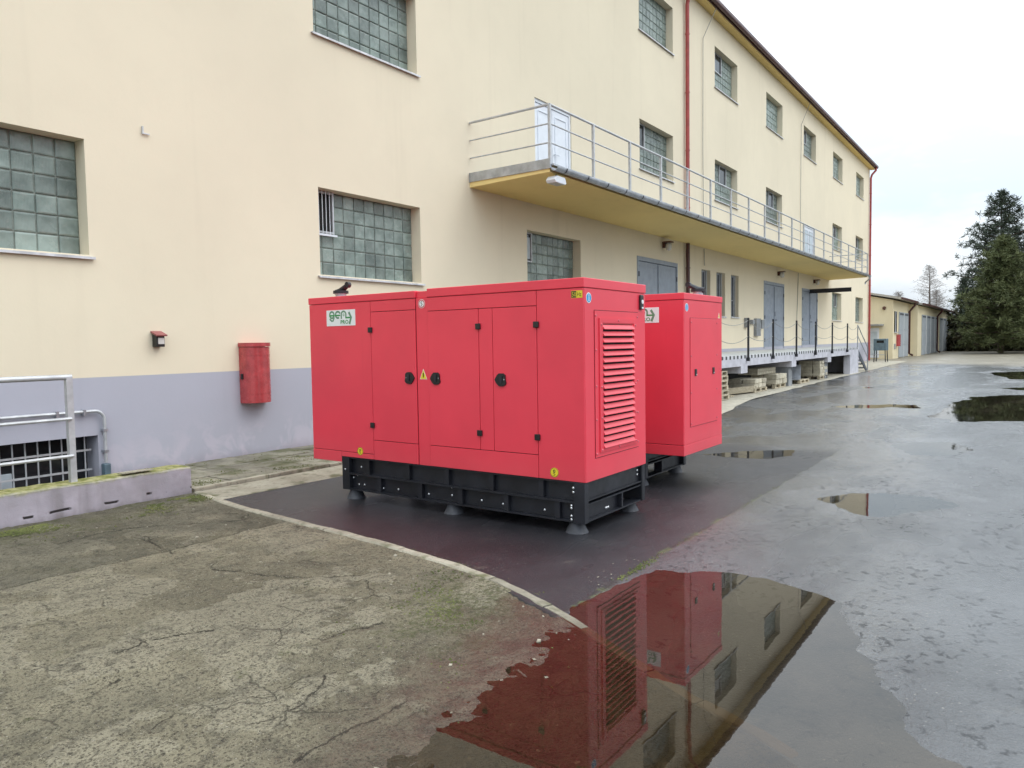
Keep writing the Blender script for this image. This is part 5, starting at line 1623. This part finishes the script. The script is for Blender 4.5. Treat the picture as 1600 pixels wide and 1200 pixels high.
for x, y, zt in ((66.9, AY, 4.3), (80.6, BY, 4.15)):
    MB().tube([(x, y - .5, zt), (x, y - .45, zt - .25), (x, y - .10, zt - .7), (x, y - .10, .25), (x + .3, y - .3, .1)], .085, 8).build('downpipe', 'gutter_brown', ga, smooth=True)
MB().box(59.0, BX1, BY - .0, AY + .02, -.05, .0).build('footing', 'conc_grey', ga)
def leaf(x0, x1, y, z1):
    d = MB().box(x0, x1, y - .06, y - .002, .05, z1, .01).build('garage_door', 'gdoor', ga)
    MB().box(x0 + .25, x1 - .25, y - .075, y - .0605, z1 - .22, z1 - .08).build('door_vent', 'doordark', d)
    for z in (1.0, 2.1): MB().box(x0 + .05, x1 - .05, y - .075, y - .0605, z, z + .06).build('door_rib', 'gdoor', d)
leaf(62.0, 64.3, AY, 3.45); leaf(64.5, 66.7, AY, 3.45)
MB().box(64.3, 64.5, AY - .05, AY - .002, 0, 3.45).build('door_jamb', 'white', ga)
x = 70.0
for k in range(8):
    w_ = 2.55
    if k == 4: x += 1.0
    leaf(x, x + w_, BY, 3.40)
    if k != 3 and k != 7: MB().box(x + w_ + .05, x + w_ + .45, BY - .05, BY - .002, 0.1, 3.40).build('door_jamb', 'white', ga)
    x += w_ + .5 + .1
f = MB().box(59.9, 61.2, AY - .01, AY + .001, 1.95, 3.45).build('window', 'darkglass', ga)
MB().box(59.85, 61.25, AY - .10, AY - .011, 1.88, 1.949).build('sill', 'sill', f)
MB().box(60.5, 60.6, AY - .03, AY - .011, 1.95, 3.45).build('frame', 'whitepaint', f)
d = MB().box(AX0 - .04, AX0 - .002, 9.50, 10.5, .1, 2.25).build('door', 'whitepaint', ga)
MB().box(AX0 - .06, AX0 - .0405, 9.6, 10.4, .3, 2.0).build('door_pane', 'curtain', d)
MB().box(AX0 - .7, AX0 - .002, 9.2, 10.8, 2.42, 2.52).build('door_canopy', 'conc_grey', ga)
for y in (8.78, 8.98): MB().box(AX0 + .6, AX0 + .8, AY - .03, AY - .002, .7, 1.1).build('vent', 'conc_grey', ga) if y < 8.9 else MB().box(AX0 + .95, AX0 + 1.15, AY - .03, AY - .002, .7, 1.1).build('vent', 'conc_grey', ga)
t = thing('wall_lamp', 'small round lamp on the garage gable above the white door', 'lamp', (AX0, 9.16, 3.68))
MB().box(-.06, -.002, -.06, .06, -.06, .06).build('bracket', 'black_steel', t)
MB().lathe([(.10, -.06), (.13, -.14), (.10, -.22)], (0, 0, 0), 10, 'x').build('lamp_glass', 'brownlamp', t)
for (x, y, lab) in ((61.25, AY, 'red extinguisher box on the garage wall beside the first door'), (98.35, BY + .3, 'red extinguisher box at the far corner of the garage row')):
    t = thing('fire_extinguisher_cabinet', lab, 'cabinet', (x, y, .9), group='red boxes on the garage row')
    MB().prism([(.24, -.002), (.24, -.12), (.15, -.24), (-.15, -.24), (-.24, -.12), (-.24, -.002)], 0, .82, lambda u, v, q: (u, v, q)).build('body', 'red_dull', t)
    MB().prism([(.26, -.002), (.26, -.13), (.16, -.26), (-.16, -.26), (-.26, -.13), (-.26, -.002)], .825, .87, lambda u, v, q: (u, v, q)).build('lid', 'red_dull', t)
    if x > 90: MB().box(-.05, .05, -.002, .10, -.9, .8).build('post', 'galv', t)
# grey metal cart in the gap between the buildings
t = thing('metal_cabinet_cart', 'blue-grey metal cabinet on legs between warehouse and garage', 'cart', (52.0, 8.2, 0.03))
MB().box(-.45, .45, -.36, .36, .72, 1.46, .02).build('body', 'bluebox', t)
MB().box(-.46, -.4505, -.24, .18, 1.2, 1.36).build('opening', 'void', t)
for x in (-.38, .38):
    for y in (-.30, .30): MB().tube([(x, y, .73), (x * 1.1, y * 1.1, .0)], .03, 6).build('leg', 'black_steel', t)
MB().tube([(-.44, -.30, .45), (-.44, .30, .45)], .02, 6).build('brace', 'galv', t)
# lamp on a bent white pole behind the garage
t = thing('street_lamp', 'thin white lamp pole with bent arm behind the garage end', 'lamp', (99.5, 8.6, 0))
MB().tube([(0, 0, 0), (0, 0, 5.3), (0.2, -.5, 5.8), (.2, -1.6, 6.1)], .06, 8).build('pole', 'whitepaint', t, smooth=True)
MB().box(.05, .35, -2.2, -1.55, 6.05, 6.2, .03).build('lamp_head', 'whitepaint', t)

# ------------------------------------------------------------------ trees
def conifer(name, label, x, y, H, base, rad, mat, n_whorl=26, per=6, tuft=0.34, dens=1.0, seed=0, droop=0.15, trunk_r=0.22, profile=1.0, gap=0.0):
    r = np.random.default_rng(seed)
    t = thing(name, label, 'tree', (x, y, 0))
    lean = r.uniform(-.15, .15, 2)
    tr = MB().tube([(0, 0, -.3), (lean[0] * .3, lean[1] * .3, H * .4), (lean[0], lean[1], H * .97)], [trunk_r, trunk_r * .62, .03], 9)
    Q = []
    for k in range(n_whorl):
        f = k / (n_whorl - 1)
        z = base + (H - base) * (f ** .92) * .985
        rr = rad * (1 - f) ** profile * r.uniform(.72, 1.12) + .25
        if f < .12: rr *= .75 + f * 2
        for j in range(per):
            a = 2 * math.pi * (j / per) + k * 2.4 + r.uniform(-.35, .35)
            L = rr * r.uniform(.65, 1.12)
            if r.random() < gap: continue
            up = (0.35 * f - droop) * L
            c0 = np.array([lean[0] * z / H, lean[1] * z / H, z]); d = np.array([math.cos(a), math.sin(a), 0])
            e_ = c0 + d * L + np.array([0, 0, up])
            if L > .9: tr.tube([c0, c0 + (e_ - c0) * .55 + np.array([0, 0, -.04 * L]), e_], [.045 * L / 2.5 + .01, .03 * L / 2.5 + .008, .006], 4, False)
            nt_ = max(3, int(L * 4.2 * dens))
            for q in range(nt_):
                s = .22 + .80 * (q + r.random()) / nt_
                p = c0 + (e_ - c0) * s + r.normal(0, .13 + .05 * L, 3) * np.array([1, 1, .6])
                sz = tuft * r.uniform(.6, 1.25)
                m = 16
                dirs = r.normal(0, 1, (m, 3)); dirs[:, 2] = dirs[:, 2] * .7 + .25; dirs += d * .5
                dirs /= np.linalg.norm(dirs, axis=1)[:, None]
                side = np.cross(dirs, r.normal(0, 1, (m, 3))); side /= np.linalg.norm(side, axis=1)[:, None] + 1e-9
                l = sz * r.uniform(.6, 1.2, (m, 1)); wd = sz * .14
                o = p + dirs * l * .12
                Q.append(np.stack([o - side * wd * .5, o + side * wd * .5, o + dirs * l + side * wd * .35, o + dirs * l - side * wd * .35], 1))
    Q = np.concatenate(Q)
    tr.build('trunk', 'bark', t)
    link('crown', quads_mesh('crown', Q, mat, 4), t)
    return t


conifer('pine_tree', 'tallest dark pine with open crown rising behind the others', 84.0, 3.0, 14.9, 4.0, 4.5, 'needle_dark', 21, 8, .40, 1.0, 1, -.04, .26, .60, .12)
conifer('pine_tree', 'broad olive-green pine in front of the tallest one', 77.0, 2.7, 9.9, 1.0, 4.0, 'needle_green', 24, 9, .34, 1.35, 2, .04, .22, .70)
conifer('spruce_tree', 'slim dark spruce just right of the garage end', 97.5, 7.0, 8.0, .6, 1.6, 'needle_dark', 22, 6, .34, 1.0, 3, .2, .14, .9)
conifer('spruce_tree', 'dark spruce filling the gap left of the broad pine', 92.0, 5.2, 6.6, .4, 2.3, 'needle_dark', 20, 7, .38, 1.2, 4, .2, .16, .8)
conifer('pine_tree', 'dark pine at the right picture edge beside the broad pine', 82.0, 0.4, 11.0, 1.5, 3.6, 'needle_dark', 22, 7, .40, 1.1, 5, .1, .22, .75)
conifer('spruce_tree', 'spruce half hidden behind the broad pine', 95.0, 2.6, 9.0, .4, 3.0, 'needle_green', 20, 7, .42, 1.1, 6, .2, .2, .8)
conifer('pine_tree', 'pine standing beyond the right picture edge', 72.0, -5.5, 11.5, 1.5, 3.6, 'needle_green', 18, 6, .46, .8, 7, .1, .22, .75)
conifer('pine_tree', 'pine farther beyond the right picture edge', 68.0, -12.0, 12.5, 1.5, 3.8, 'needle_dark', 18, 6, .50, .8, 8, .1, .22, .75)


def larch(x, y, H, seed, label, rad=3.2):
    r = np.random.default_rng(seed)
    t = thing('larch_tree', label, 'tree', (x, y, 0))
    MB().tube([(0, 0, -.3), (.1, 0, H * .5), (.05, .05, H)], [.22, .13, .02], 8).build('trunk', 'bark', t)
    mb = MB()
    for k in range(46):
        f = .22 + .78 * k / 46
        z = H * f; L = rad * (1 - f) ** .75 * r.uniform(.6, 1.1) + .3
        for j in range(3):
            a = r.uniform(0, 6.28); d = Vector((math.cos(a), math.sin(a), r.uniform(-.05, .35)))
            p0 = Vector((.05, .02, z)); p1 = p0 + d * L * .5; p2 = p0 + d * L + Vector((0, 0, .12 * L))
            mb.tube([p0, p1, p2], [.028, .018, .006], 3, False)
            for q in range(12):
                s = r.uniform(.25, 1); b = p0 + (p2 - p0) * s
                e_ = b + Vector(r.normal(0, .30, 3).tolist()) + Vector((0, 0, -.18))
                mb.tube([b, e_], [.011, .004], 3, False)
    mb.build('crown', 'twig', t)


larch(112.0, 11.9, 11.0, 5, 'bare leafless larch rising behind the garage roof', 4.3)
larch(121.0, 12.0, 8.2, 6, 'smaller bare tree right of the larch behind the garage roof', 2.6)
larch(118.0, 16.4, 8.0, 9, 'small bare tree left of the larch behind the garage roof', 2.6)


def undergrowth():
    r = np.random.default_rng(77); Q = []
    for k in range(420):
        y = r.uniform(-26, 9.5); x = 88 + r.uniform(0, 14) - max(0, -y) * .5 + (2 if y > 6 else 0)
        h = r.uniform(1.2, 4.8); m = 90
        p = np.stack([r.normal(x, .9, m), r.normal(y, .9, m), r.uniform(0, h, m)], 1)
        d = r.normal(0, 1, (m, 3)); d /= np.linalg.norm(d, axis=1)[:, None]
        s = np.cross(d, r.normal(0, 1, (m, 3))); s /= np.linalg.norm(s, axis=1)[:, None]
        l = r.uniform(.18, .45, (m, 1)); w = l * .35
        Q.append(np.stack([p - s * w, p + s * w, p + d * l * 2 + s * w * .6, p + d * l * 2 - s * w * .6], 1))
    o = link('undergrowth', quads_mesh('undergrowth', np.concatenate(Q), 'shrub', 4))
    tag(o, 'dense dark undergrowth at the edge of the wood', 'undergrowth', kind='stuff')


undergrowth()


def far_wood():
    """wooded rise that closes the view beyond the trees"""
    xs = np.linspace(108, 190, 40); ys = np.linspace(-160, 40, 90)
    X, Y = np.meshgrid(xs, ys, indexing='ij')
    s = np.clip((X - 108) / 30, 0, 1)
    Z = 4.2 * s * s * (3 - 2 * s) * np.clip((32 - Y) / 30, 0.0, 1) + 0.9 * fbm(X * .22, Y * .22, 70, 4, .6) * s - .05
    o = link('terrain', grid_mesh('terrain', X, Y, Z, 'shrub'))
    tag(o, 'dark wooded rise behind the trees', kind='structure')


far_wood()
